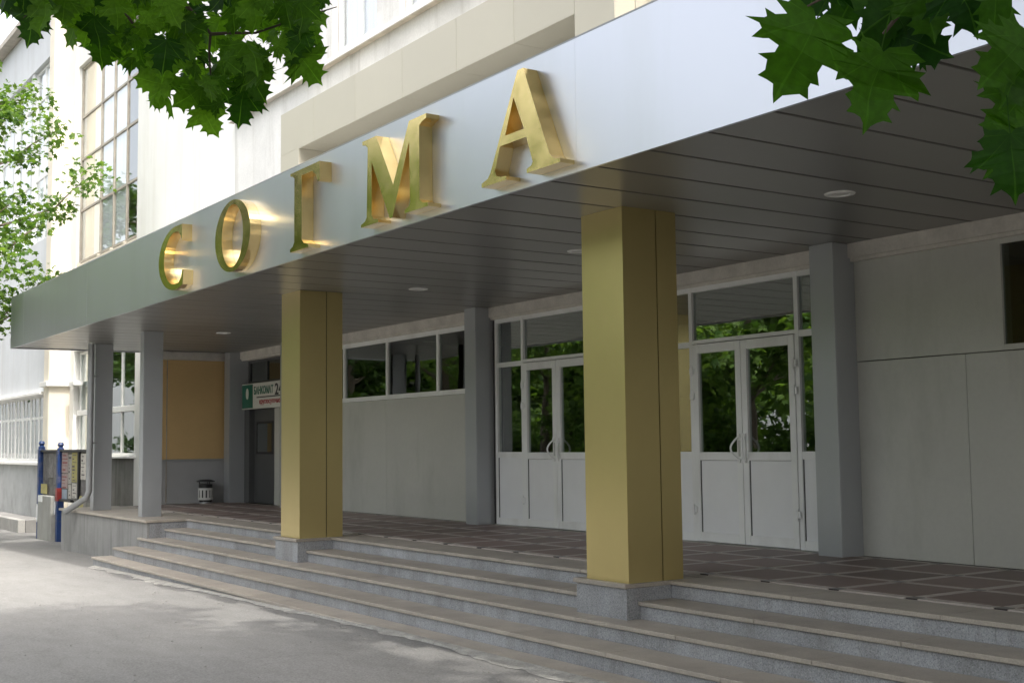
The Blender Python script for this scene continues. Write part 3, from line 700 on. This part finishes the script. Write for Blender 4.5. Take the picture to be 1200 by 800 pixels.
obj('bin_lid', MB().lathe((bx,by,0),[(0,.475),(.10,.47),(.175,.445),(.18,.43),(0,.43)],20), M['black'], lb, True)
for a in (0,2.1,4.2): obj('lid_post', MB().tube([(bx+.12*math.cos(a),by+.12*math.sin(a),.37),(bx+.12*math.cos(a),by+.12*math.sin(a),.435)],.008,6), M['black'], lb)
# cash machine sign
def text(name, body, m, parent, x, z, y, size, width, bold=0.0):
    cu = bpy.data.curves.new(name, 'FONT'); cu.body = body; cu.size = size; cu.extrude = .002; cu.offset = bold
    o = bpy.data.objects.new(name, cu); COL.objects.link(o)
    me = bpy.data.meshes.new_from_object(o.evaluated_get(bpy.context.evaluated_depsgraph_get())); bpy.data.objects.remove(o)
    cs = [v.co.x for v in me.vertices]; sx = width/(max(cs)-min(cs))
    me.materials.clear(); me.materials.append(m)
    o = bpy.data.objects.new(name, me); COL.objects.link(o); o.parent = parent; o.rotation_euler = (R(90),0,0); o.scale = (sx,1,1)
    o.location = Vector((x,y,z))-wl(parent); return o
sg = thing('cash_machine_sign', 'white and green cash machine sign board above the dark grey door', 'sign', (-22.75,9.5,2.1))
ys_ = YW-.075
obj('sign_board', MB().bbox(-23.62,-21.55,ys_,ys_+.05,1.855,2.36,.004), M['sign_white'], sg)
obj('sign_field', MB().box(-23.60,-23.05,ys_-.004,ys_-.0005,1.875,2.34), M['sign_green'], sg)
obj('sign_emblem', MB().prism_xz([arc(-23.325,2.16,.07,.11,0,360,20)[:-1]], ys_-.008, ys_-.0045), M['sign_white'], sg)
text('sign_lettering','БАНКОМАТ',M['sign_green'],sg,-23.00,2.14,ys_-.002,.20,.95,.006)
text('sign_lettering','24',M['black'],sg,-21.97,2.10,ys_-.002,.30,.36,.006)
text('sign_lettering','круглосуточно',M['sign_red'],sg,-22.72,1.945,ys_-.002,.13,1.0,.003)
obj('sign_rule', MB().box(-22.85,-21.6,ys_-.004,ys_-.0008,2.065,2.085), M['black'], sg)
# notice board with posters on blue posts
nbY = 6.72
nb = thing('notice_board', 'notice board covered in old posters between blue posts beyond the granite block', 'notice board', (-26.8,nbY,-.83))
for xx, top in ((-28.5,1.12),(-26.87,1.08)):
    p_ = obj('post', MB().bbox(xx-.07,xx+.07,nbY-.07,nbY+.07,-.95,top,.01), M['blue'], nb)
    obj('finial', MB().lathe((xx,nbY,top),[(0,0),(.07,.0),(.075,.04),(.04,.07),(.07,.12),(.045,.17),(0,.18)],12), M['blue'], p_, True)
obj('post', MB().bbox(-25.42,-25.35,nbY-.035,nbY+.035,-.9,1.08,.006), M['black'], nb, label='thin black post')
obj('post_band', MB().box(-26.945,-26.795,nbY-.076,nbY+.076,.03,.30), M['red'], nb)
obj('top_rail', MB().bbox(-28.5,-24.5,nbY-.04,nbY+.04,1.05,1.10,.005), M['black'], nb)
obj('lower_rail', MB().box(-27.1,-25.9,nbY-.04,nbY+.04,.03,.075), M['black'], nb)
obj('back_board', MB().box(-28.42,-24.5,nbY+.02,nbY+.045,.06,1.05), M['board'], nb)
random.seed(21)
post = [(-28.38,-27.9,.42,1.04,'paper_grey'),(-27.88,-27.45,.50,1.03,'paper_grey'),(-27.43,-26.98,.36,1.04,'paper_grey'),(-28.36,-27.8,.14,.40,'paper_grey'),(-27.78,-27.0,.14,.34,'board'),
        (-26.78,-26.30,.62,1.04,'paper_pink'),(-26.78,-26.30,.30,.60,'paper_pink'),(-26.76,-26.34,.08,.28,'paper_blue'),(-26.28,-26.02,.4,1.0,'paper'),(-26.27,-26.05,.1,.38,'paper'),
        (-26.0,-25.6,.44,1.04,'paper_yellow'),(-25.98,-25.62,.12,.42,'paper'),(-25.58,-25.44,.3,.98,'paper'),(-25.32,-24.95,.5,1.02,'paper'),(-25.30,-24.9,.12,.46,'paper_grey'),(-24.93,-24.6,.35,.98,'paper_blue')]
for x0, x1, z0, z1, mm in post:
    d = random.uniform(.004,.016)
    o = obj('poster', MB().box(x0,x1,nbY+.018-d,nbY+.0195-d+.001,z0,z1), M[mm], nb)
    nl = int((z1-z0)/.075)
    if nl > 2 and mm in ('paper_pink','paper','paper_blue','paper_yellow'):
        l = MB()
        for q in range(nl):
            zz = z1-.05-q*.072; l.box(x0+.03+random.uniform(0,.05),x1-.03-random.uniform(0,.2),nbY+.0165-d,nbY+.0178-d,zz-random.uniform(.008,.045),zz)
        obj('poster_lines', l, M['print' if mm != 'paper_pink' else 'print_red'], o)
obj('sticker', MB().box(-28.38,-27.85,nbY-.03,nbY-.025,.15,.36), M['paper_yellow'], nb)
obj('sticker', MB().prism_xz([arc(-25.15,.02,.17,.17,0,360,20)[:-1]], nbY-.03, nbY-.025), M['paper_yellow'], nb)
obj('sticker', MB().prism_xz([arc(-28.5,-.28,.09,.20,0,360,16)[:-1]], nbY-.08, nbY-.074), M['paper_white'], nb)
obj('sticker', MB().prism_xz([arc(-26.98,-.12,.05,.14,0,360,16)[:-1]], nbY-.08, nbY-.074), M['paper_white'], nb)
cb = thing('metal_cabinet', 'plain grey sheet metal cabinet standing between the two blue posts', 'cabinet', (-27.6,6.65,-.83))
obj('cabinet_body', MB().bbox(-28.26,-27.13,6.60,6.74,-.92,.12,.012), M['cab'], cb)
obj('cabinet_label', MB().box(-28.22,-27.85,6.594,6.599,-.02,.11), M['paper_white'], cb)

# grit and small stones washed against the foot of the steps
random.seed(31); gr = MB()
for i in range(260):
    x = random.uniform(-19.5,-2) if i < 170 else random.uniform(-16,-4)
    y = 5.34-abs(random.gauss(0,.22)) if i < 170 else random.uniform(2.2,5.2)
    s = random.uniform(.006,.017); a = random.uniform(0,3); z = gz(x)+.003
    ring = [(x+s*math.cos(a+k*1.257)*random.uniform(.7,1.2), y+s*math.sin(a+k*1.257)*random.uniform(.7,1.2), z) for k in range(5)]
    gr.add(ring+[(x+s*.2,y,z+s*.7)], [(k,(k+1) % 5,5) for k in range(5)])
o = obj('grit', gr, M['grit']); o['kind'] = 'stuff'; o['label'] = 'grit and small stones scattered along the foot of the steps'


# ================================================================ TREES
HALF = [(.0,.0),(.08,-.09),(.20,-.11),(.30,-.12),(.42,-.20),(.37,-.08),(.43,-.03),(.54,.0),(.44,.06),(.37,.12),(.48,.15),(.62,.15),(.58,.23),(.64,.28),(.79,.35),(.63,.37),(.59,.40),(.65,.50),(.52,.455),(.40,.47),(.29,.47),(.31,.55),(.42,.65),(.31,.665),(.27,.73),(.345,.86),(.22,.835),(.12,.87),(.06,.93),(.0,1.05)]
def leaf_mesh(name, m, fold, droop, seed):
    """five-lobed maple leaf: two half blades folded along the midrib, tips drooping, with its stalk"""
    r_ = random.Random(seed); vs = []; fs = []
    def z_(x, y): return fold*abs(x)-droop*(x*x*1.1+y*y)+.09*math.sin(6*x+seed)*abs(x)+.06*math.sin(7*y+seed*2)
    mid = [(0,.0),(0,.22),(0,.44),(0,.70)]
    for s in (1,-1):
        pts = [(s*x*(1+r_.uniform(-.12,.06)), y+r_.uniform(-.025,.025)) if 0 < i < len(HALF)-1 else (x, y) for i, (x, y) in enumerate(HALF)]
        loop = pts+[(0,.80),(0,.60),(0,.42),(0,.22)]
        o = len(vs); vs += [(x,y,z_(x,y)) for x, y in loop]
        T = [tuple(o+k for k in t) for t in tessellate_polygon([[Vector((x,y,0)) for x, y in loop]])]
        for t in T:
            a_, b_, c_ = (Vector(vs[k]) for k in t)
            fs.append(t if (b_-a_).cross(c_-a_).z > 0 else (t[0],t[2],t[1]))
    o = len(vs)                                     # stalk
    for k in range(5):
        y = -.62*k/4; zz = .10*(k/4)**2
        for q in range(3): vs.append((.010*math.cos(q*2.1), y, zz+.010*math.sin(q*2.1)))
    fs += [(o+k*3+q, o+k*3+(q+1)%3, o+k*3+3+(q+1)%3, o+k*3+3+q) for k in range(4) for q in range(3)]
    me = bpy.data.meshes.new(name); me.from_pydata(vs, [], fs); me.update(); me.materials.append(m); return me
LEAVES = [leaf_mesh('leaf', M['leaf'], f, d, i) for i, (f, d) in enumerate(((.14,.22),(.30,.10),(-.20,.26),(.22,.38),(.08,.08),(-.08,.44),(.34,.30),(-.16,.12)))]
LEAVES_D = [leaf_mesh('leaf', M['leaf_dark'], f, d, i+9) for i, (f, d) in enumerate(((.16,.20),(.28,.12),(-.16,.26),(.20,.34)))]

def place_leaf(me, parent, base, tip, nrm, size=None):
    """leaf blade from base to tip, its face turned to nrm"""
    base, tip = Vector(base), Vector(tip); y = (tip-base); L = y.length; y.normalize()
    z = (Vector(nrm)-y*Vector(nrm).dot(y)).normalized(); x = y.cross(z)
    o = bpy.data.objects.new('leaf', me); COL.objects.link(o); o.parent = parent
    s = size or L/1.0
    o.matrix_local = Matrix.Translation(base-wl(parent)) @ Matrix((( x.x*s,y.x*s,z.x*s,0),(x.y*s,y.y*s,z.y*s,0),(x.z*s,y.z*s,z.z*s,0),(0,0,0,1)))
    return o

def crown_mesh(name, m, centres, radii, n, size, keep=None, flat=.5, seed=0):
    """thousands of small bent leaf blades in clumps, as one mesh"""
    g = np.random.default_rng(seed); centres = np.array(centres, float); radii = np.array(radii, float)
    wgt = radii**2; k = g.choice(len(centres), size=n, p=wgt/wgt.sum())
    d = g.normal(size=(n,3)); d /= np.linalg.norm(d, axis=1)[:,None]
    rr = radii[k]*g.random(n)**.45
    pos = centres[k]+d*rr[:,None]*np.array([1,1,.72])
    if keep is not None: pos = pos[keep(pos)]
    n = len(pos)
    nz = g.normal(size=(n,3)); nz[:,2] = np.abs(nz[:,2])*1.3+flat; nz /= np.linalg.norm(nz, axis=1)[:,None]
    t = g.normal(size=(n,3)); t[:,2] -= .4; t -= nz*(t*nz).sum(1)[:,None]; t /= np.linalg.norm(t, axis=1)[:,None]
    b = np.cross(nz, t); s = size*g.uniform(.65,1.25,n)[:,None]
    star = [(0,0,0),(.42,.05,-.05),(.24,.22,.03),(.50,.52,-.08),(.20,.58,.03),(0,1.0,-.12),(-.20,.58,.03),(-.50,.52,-.08),(-.24,.22,.03),(-.42,.05,-.05)]
    vs = np.stack([pos+s*(x*b+y*t+z*nz) for x, y, z in star], 1).reshape(-1,3)
    tri = np.array([(0,1,2),(2,3,4),(4,5,6),(6,7,8),(8,9,0),(0,2,8),(2,4,8),(4,6,8)])
    fs = (np.arange(n)[:,None,None]*10+tri[None]).reshape(-1,3)
    me = bpy.data.meshes.new(name); me.vertices.add(len(vs)); me.vertices.foreach_set('co', vs.astype(np.float32).ravel())
    me.loops.add(fs.size); me.loops.foreach_set('vertex_index', fs.astype(np.int32).ravel())
    me.polygons.add(len(fs)); me.polygons.foreach_set('loop_start', np.arange(0, fs.size, 3, dtype=np.int32)); me.polygons.foreach_set('loop_total', np.full(len(fs), 3, np.int32))
    me.update(); me.validate(); me.materials.append(m); return me

def limbs(base, h0, top, spread, n, seed, r0=.16, up=.55):
    """trunk with limbs; returns (trunk builder, limb builder, limb tips)"""
    g = random.Random(seed); base = Vector(base); tr = MB(); lb = MB(); tips = []
    pts = [base+Vector((0,0,-.15))]; rs = [r0*1.5]
    hh = h0+(top-h0)*.75
    for i in range(1,9):
        f = i/8; pts.append(base+Vector((g.uniform(-.06,.06)*hh*.12*f*4, g.uniform(-.06,.06)*hh*.12*f*4, hh*f))); rs.append(r0*(1.15-f*.85) if i > 1 else r0*1.12)
    tr.tube(pts, rs, 10)
    for i in range(n):
        f = g.uniform(h0/hh, .98); a = i*2.4+g.uniform(-.4,.4)
        q = f*8; k = min(7, int(q)); st = pts[k].lerp(pts[k+1], q-k)
        L = spread*(1.1-.5*abs(f-.55))*g.uniform(.75,1.1)
        dirv = Vector((math.cos(a), math.sin(a), up*g.uniform(.4,1.3))).normalized()
        p = [st]; 
        for j in range(1,5):
            dirv = (dirv+Vector((g.uniform(-.2,.2),g.uniform(-.2,.2),g.uniform(-.1,.12)))).normalized(); p.append(p[-1]+dirv*L/4)
        r_ = r0*.42*(1.2-f*.6); lb.tube(p, [r_,r_*.8,r_*.6,r_*.4,r_*.2], 6)
        tips += [p[2],p[3],p[4]]
        for j in (2,3,4):
            dv = (dirv+Vector((g.uniform(-1,1),g.uniform(-1,1),g.uniform(-.3,.6)))).normalized(); e = p[j]+dv*L*.33
            lb.tube([p[j],p[j].lerp(e,.5)+Vector((0,0,.04)),e], [r_*.35,r_*.25,r_*.1], 5); tips.append(e)
    return tr, lb, tips
def tree(label, base, h0, top, spread, n, seed, leaves, lsize, mat, clump=.6, r0=.16, group=None, keep=None, name='broadleaf_tree', up=.55):
    t = thing(name, label, 'tree', base, group)
    tr, lb, tips = limbs(base, h0, top, spread, n, seed, r0, up)
    obj('trunk', tr, M['bark'], t, True); obj('limb', lb, M['bark'], t, True)
    g = np.random.default_rng(seed)
    me = crown_mesh('crown', M[mat], tips, g.uniform(.55,1.15,len(tips))*clump, leaves, lsize, keep, seed=seed)
    me.transform(Matrix.Translation(-Vector(base)))
    o = bpy.data.objects.new('crown', me); COL.objects.link(o); o.parent = t; return t

# the two maples whose lowest boughs hang into the picture stand beside the camera
def above(pos):                                   # their crowns are lifted: no foliage below this rising plane
    d = pos[:,0]*CF.x+pos[:,1]*CF.y+(pos[:,2]-CAM_H)*CF.z
    u = pos[:,0]*CU.x+pos[:,1]*CU.y+(pos[:,2]-CAM_H)*CU.z
    return u > .30*np.maximum(d, 0)+.32
m1 = tree('maple tree whose bough of lobed leaves hangs into the upper left corner', (-3.75,-.6,gz(-4.9)), 4.2, 12.5, 5.2, 24, 41, 32000, .23, 'crown', 1.15, .17, keep=above, name='maple_tree', up=.7)
bough = MB()
J = lambda *p: [Vector(q) for q in p]
bough.tube(J((-3.77,-.56,2.9),(-3.98,-.15,3.22),(-4.3,.6,3.28),(-4.42,1.49,2.92),(-4.45,1.53,2.80),(-4.45,1.58,2.75),(-4.45,1.64,2.69)), [.05,.035,.022,.012,.010,.009,.008], 7)
bough.tube(J((-4.45,1.64,2.69),(-4.47,1.72,2.715),(-4.47,1.83,2.735),(-4.40,1.96,2.79),(-4.3,2.1,2.84)), [.007,.006,.005,.004,.002], 6)
bough.tube(J((-4.45,1.64,2.69),(-4.49,1.65,2.63),(-4.5,1.66,2.56),(-4.52,1.68,2.50)), [.006,.005,.004,.002], 6)
bough.tube(J((-4.45,1.58,2.75),(-4.47,1.54,2.69),(-4.51,1.54,2.62),(-4.55,1.5,2.56)), [.006,.005,.004,.002], 6)
bough.tube(J((-4.3,.6,3.28),(-4.44,.9,3.0),(-4.49,1.2,2.80),(-4.49,1.34,2.71),(-4.5,1.42,2.62)), [.014,.010,.008,.006,.003], 6)
bough.tube(J((-4.48,.9,2.98),(-4.49,1.0,2.80),(-4.5,1.06,2.74),(-4.55,.98,2.66)), [.008,.006,.004,.002], 6)
obj('bough', bough, M['twig'], m1, True)
L1 = [(-4.54,1.67,2.38),(-4.48,1.43,2.48),(-4.57,1.52,2.45),(-4.57,1.81,2.46),(-4.66,1.8,2.55),(-4.12,1.87,2.73),(-4.34,2,2.59),(-4.35,1.93,2.65),(-4.55,1,2.64),(-4.43,1.02,2.64),(-4.53,0.93,2.73),(-4.79,1.21,2.73),(-4.7,1.3,2.63),(-4.76,1.41,2.66),(-4.44,1.82,2.52),(-4.63,1.62,2.49),(-4.71,1.71,2.51),(-4.83,1.69,2.57),(-4.27,1.89,2.95),(-4.3,1.88,2.9),(-4.24,1.42,2.85),(-4.64,1.82,2.97),(-4.93,1.05,3.01),(-5.04,1.19,2.92),(-4.74,2.02,2.94),(-4.29,1.18,2.72),(-4.59,1.58,3.01),(-4.88,1.32,2.83),(-4.55,1.41,2.75),(-4.79,1.79,3.08),(-4.56,1.91,3.06),(-4.4,0.81,2.75),(-4.51,2.05,2.94),(-4.39,1.44,2.71),(-4.33,0.98,2.75),(-4.66,1.34,2.82),(-4.54,1.89,2.97),(-4.33,1.73,2.89),(-4.46,1.28,2.81),(-4.41,1.55,2.61),(-4.64,1.84,2.58),(-4.15,1.49,2.47),(-4.66,1.53,2.85),(-4.32,1.38,2.53),(-4.27,1.62,2.43),(-4.61,1.84,2.65),(-4.67,1.85,2.63),(-4.42,1.56,2.92),(-4.3,1.03,2.76),(-4.35,1.15,2.72),(-4.83,1.64,2.93),(-4.64,1.29,2.94),(-4.22,1.5,2.63),(-4.94,1.69,2.73),(-4.73,0.86,2.84),(-4.58,1.59,2.91),(-4.7,2.16,2.88),(-4.43,1.39,2.64),(-4.81,1.43,2.84),(-4.35,1.07,2.65),(-4.4,2.05,2.84),(-4.46,1.44,2.63),(-4.13,1.6,2.48),(-4.7,1.54,3.03),(-4.51,1.7,2.57),(-4.21,1.77,2.79),(-4.62,1.91,3.04),(-4.6,1.67,3.02),(-4.26,1.61,2.82),(-4.26,1.48,2.61),(-4.71,0.94,2.88),(-4.54,1.59,2.81),(-4.3,1.37,2.78),(-4.58,1.64,2.96),(-4.74,0.97,2.85),(-4.54,1.83,3.03),(-5.01,1.19,2.99),(-4.46,1.22,2.74),(-4.42,1.54,2.71),(-4.66,1.49,2.6),(-4.43,1.12,2.76),(-4.52,1.67,2.54),(-4.43,2,2.96),(-4.38,1.02,2.81),(-4.23,1.35,2.62),(-4.22,1.22,2.62),(-4.51,1.4,2.56),(-4.32,1.9,2.78),(-4.09,1.69,2.72),(-4.8,1.26,2.95),(-4.12,1.69,2.67),(-4.63,1.67,2.51),(-4.8,1.22,2.96),(-4.55,0.89,2.77),(-4.46,1.31,2.67),(-4.55,1.38,2.66),(-4.33,2,2.99),(-4.74,1.58,2.81),(-4.24,1.32,2.81),(-4.58,2,2.95),(-4.41,1.16,2.85),(-4.74,1.77,2.81),(-4.77,1.74,2.71),(-4.63,1.35,2.69),(-4.33,1.44,2.5),(-4.75,1.7,2.59),(-4.3,0.99,2.69),(-4.22,1.55,2.4),(-4.64,1.3,2.89),(-4.92,1.27,2.82),(-4.43,1.42,2.89),(-4.33,1.99,2.7),(-4.24,1.98,2.83),(-4.62,0.98,2.78),(-4.39,1.19,2.85),(-4.53,2.01,2.81),(-4.4,1.69,2.61),(-4.34,1.51,2.51),(-4.31,1.31,2.76),(-4.5,1.23,2.86),(-4.53,1.5,2.52),(-4.06,1.83,2.58),(-4.17,1.7,2.55),(-4.41,2.03,2.96),(-4.47,1.81,2.68),(-4.63,1.92,2.65),(-4.76,1.27,2.83),(-4.14,1.21,2.72),(-4.72,1.84,2.76),(-4.67,1.4,2.95),(-4.89,1.25,2.86),(-4.68,1.57,2.72),(-4.09,1.57,2.81),(-4.73,2.04,2.88),(-4.27,1.75,2.5),(-4.57,1.44,2.79),(-4.15,1.39,2.64),(-4.43,0.94,2.77),(-4.49,1.19,2.64),(-4.31,1.33,2.55),(-4.92,1.71,2.65),(-4.67,1.34,2.98),(-4.12,1.8,2.57),(-4.33,1.27,2.73),(-4.45,1.21,2.62),(-4.67,1.41,2.85),(-4.87,1.79,2.8),(-4.37,1.65,2.82),(-4.77,1.06,2.95),(-4.85,1.63,3.02),(-4.77,1.05,2.82),(-4.54,0.88,2.84),(-4.52,1.02,2.71),(-4.53,0.87,2.79),(-4.4,1.09,2.78),(-4.96,1.39,2.81),(-4.49,1.41,2.81),(-4.79,1.05,2.89),(-4.91,1.01,2.86),(-4.05,1.83,2.67),(-4.26,1.71,2.8),(-4.77,1.69,2.94),(-4.51,1.88,2.68),(-4.39,1.09,2.82),(-4.53,1.67,2.44),(-4.61,1.93,2.89),(-4.51,0.93,2.83),(-4.5,2.02,2.89),(-4.25,1.67,2.87),(-4.26,1.84,2.92),(-4.19,1.38,2.5),(-4.65,1.95,2.83),(-4.49,1.91,2.73),(-4.86,1.73,3.02),(-4.96,1.38,2.88),(-4.35,1.42,2.77),(-4.86,1.76,2.82),(-4.49,1.65,2.93),(-4.22,1.44,2.54),(-4.57,1.57,2.96),(-4.61,1.78,2.89),(-4.92,1.67,2.64),(-4.5,1.76,2.77),(-4.77,1.83,2.63),(-4.41,1.37,2.84),(-4.42,1.88,2.95),(-4.29,1.75,2.54),(-4.88,1.59,3.04),(-4.73,1.72,2.98),(-4.27,1.71,2.71),(-4.72,2.1,2.77),(-4.25,1.64,2.83)]
g1 = random.Random(17)
for i, p in enumerate(L1):
    if i > 16 and g1.random() < .12: continue
    p = Vector(p); s = g1.uniform(.075,.14)
    a = g1.gauss(0, .75)                          # tips hang, swung to either side
    dn = (CR*math.sin(a)-CU*math.cos(a)+CF*g1.uniform(-.55,.55)).normalized()
    nr = (-CF*g1.uniform(.35,1)+CU*g1.uniform(-.2,.9)+CR*g1.uniform(-.6,.6))
    if i < 17: s = g1.uniform(.125,.15)
    b = p-dn*s*.45
    place_leaf(LEAVES[i % 8], m1, b, b+dn*s, nr, s)
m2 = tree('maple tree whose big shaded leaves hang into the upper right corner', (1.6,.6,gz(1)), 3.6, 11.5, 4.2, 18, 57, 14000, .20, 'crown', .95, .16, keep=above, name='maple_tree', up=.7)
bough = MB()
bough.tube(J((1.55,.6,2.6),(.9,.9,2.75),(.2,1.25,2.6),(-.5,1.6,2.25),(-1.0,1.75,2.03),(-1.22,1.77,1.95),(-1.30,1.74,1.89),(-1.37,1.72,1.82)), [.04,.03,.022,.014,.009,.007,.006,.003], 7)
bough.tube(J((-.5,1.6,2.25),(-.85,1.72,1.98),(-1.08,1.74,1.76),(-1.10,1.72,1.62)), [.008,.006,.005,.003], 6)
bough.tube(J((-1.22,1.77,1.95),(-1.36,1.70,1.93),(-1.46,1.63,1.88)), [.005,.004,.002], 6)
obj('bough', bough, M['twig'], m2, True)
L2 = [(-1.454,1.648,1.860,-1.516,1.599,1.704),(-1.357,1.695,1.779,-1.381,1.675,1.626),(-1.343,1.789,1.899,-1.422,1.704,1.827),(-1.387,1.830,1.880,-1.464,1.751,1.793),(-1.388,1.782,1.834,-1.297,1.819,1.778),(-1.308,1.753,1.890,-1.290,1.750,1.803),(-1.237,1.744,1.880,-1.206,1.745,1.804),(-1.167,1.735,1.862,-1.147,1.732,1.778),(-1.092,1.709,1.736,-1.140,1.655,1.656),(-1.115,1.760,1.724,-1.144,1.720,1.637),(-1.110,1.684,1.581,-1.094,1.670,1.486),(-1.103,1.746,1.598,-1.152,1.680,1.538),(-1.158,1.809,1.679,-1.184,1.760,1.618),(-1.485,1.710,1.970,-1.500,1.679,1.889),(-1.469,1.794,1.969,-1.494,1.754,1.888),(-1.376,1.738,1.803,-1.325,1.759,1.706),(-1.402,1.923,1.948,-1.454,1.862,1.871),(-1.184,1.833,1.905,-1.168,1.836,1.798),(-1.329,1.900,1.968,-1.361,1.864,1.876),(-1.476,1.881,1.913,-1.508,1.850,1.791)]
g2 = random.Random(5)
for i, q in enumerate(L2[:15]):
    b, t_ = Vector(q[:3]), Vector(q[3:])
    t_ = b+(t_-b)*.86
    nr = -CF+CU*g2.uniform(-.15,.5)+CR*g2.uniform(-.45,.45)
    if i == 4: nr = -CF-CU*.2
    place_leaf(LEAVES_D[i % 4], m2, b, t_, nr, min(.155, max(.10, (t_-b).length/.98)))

tree('maple tree shading the forecourt to the right of the camera', (7.2,-2.2,gz(0)), 3.8, 12, 4.6, 18, 71, 9000, .24, 'crown', 1.15, .2, keep=above, name='maple_tree', up=.7)
tree('maple tree shading the far right of the forecourt', (9.5,2.6,gz(0)), 4.6, 12, 3.2, 16, 73, 7000, .24, 'crown', 1.0, .18, keep=above, name='maple_tree', up=.9)
# unseen bushes added right of the forecourt to darken the columns' right faces
for i, (x, y) in enumerate(((3.4,3.3),(5.4,1.2),(3.6,-1.6),(7.6,3.6))):
    bb = thing('light_blocking_bush', 'unseen bush added to block light at the right end of the forecourt'+[', nearest the steps',', second from the steps',', behind the camera',', farthest right'][i], 'bush', (x,y,gz(x)), 'unseen light-blocking bushes at the right end')
    g = np.random.default_rng(800+i); c = g.normal(size=(16,3))*np.array([.55,.55,.8])+np.array([0,0,1.9])
    me = crown_mesh('foliage', M['crown'], c, g.uniform(.5,.9,16), 4500, .16, seed=800+i); o = bpy.data.objects.new('foliage', me); COL.objects.link(o); o.parent = bb
    st = MB()
    for k in range(5): st.tube([(x+.12*math.cos(k*1.3),y+.12*math.sin(k*1.3),gz(x)-.1),(x+.4*math.cos(k*1.3),y+.4*math.sin(k*1.3),gz(x)+2.2)],[.04,.015],6)
    obj('stem', st, M['bark'], bb, True)
# the light green tree at the left edge, before the end of the canopy
tree('airy light green tree at the left edge, in front of the canopy end', (-25.7,3.6,gz(-25)), 2.6, 11.5, 2.6, 32, 5, 17000, .13, 'crown_light', .54, .14, group=None)
# far-off belt of trees closing the view across the street
g = np.random.default_rng(77); c = np.stack([g.uniform(-120,20,420), g.uniform(-30,-23,420), g.uniform(-.6,7.5,420)], 1)
me = crown_mesh('tree_belt', M['crown_light'], c, g.uniform(1.2,2.4,420), 85000, .62, seed=77)
o = bpy.data.objects.new('tree_belt', me); COL.objects.link(o); o['kind'] = 'stuff'; o['label'] = 'far belt of trees across the street'
# trees and bushes along the street side, seen in the door glass, the letters and the fascia
spots = [(-22,-9.5,7.5,'crown_light'),(-27.5,-8.6,13.0,'crown_light'),(-33,-10,13.5,'crown_light'),(-39,-9,13.5,'crown_light'),(-46,-11,14,'crown_light'),(-54,-8,14,'crown'),(-17,-11,6.0,'crown_light'),(-53.5,-.8,15.5,'crown'),(-36,-4.5,15.5,'crown'),(-64,-6,12.1,'crown'),(-77,-4,12.1,'crown'),(-66,-13,14,'crown_light')]
for i, (x, y, h, mm) in enumerate(spots):
    tree(['low bushy tree reflected in the door glass','tall tree across the forecourt'][h > 12]+[', nearest the forecourt',', with light leaves',', third from the right',', fourth from the right',', pale and broad',', near the far street',', low and to the right',', left of the stair window glass',', before the middle window',', farthest along the street',', at the bend of the street',', behind the pale broad one'][i],
         (x,y,-.85), 1.0 if h < 12 else (5 if y > -5 else 1.2), h, 2.6 if h < 12 else 3.1, 14 if h < 12 else 20, 100+i, 3800 if h < 12 else 7500, .32, mm, 1.15, .17, 'trees across the forecourt')
g = np.random.default_rng(300)
c = np.concatenate([np.array([-17-i*2.2, -6.6-(i*37 % 10)*.18, -.05])+g.normal(size=(7,3))*np.array([.8,.45,.55])+np.array([0,0,.35]) for i in range(21)])
hd_ = thing('hedge', 'low loose hedge across the forecourt, seen as green in the door glass', 'hedge', (-39,-7.2,-.83))
me = crown_mesh('foliage', M['shrub'], c, g.uniform(.4,.7,len(c)), 40000, .17, seed=300); me.transform(Matrix.Translation(Vector((39,7.2,.83))))
o = bpy.data.objects.new('foliage', me); COL.objects.link(o); o.parent = hd_
st = MB()
for i in range(21):
    x, y = -17-i*2.2, -6.6-(i*37 % 10)*.18; st.tube([(x,y,-.9),(x+.05,y,.0)],[.05,.02],6)
obj('stem', st, M['bark'], hd_)
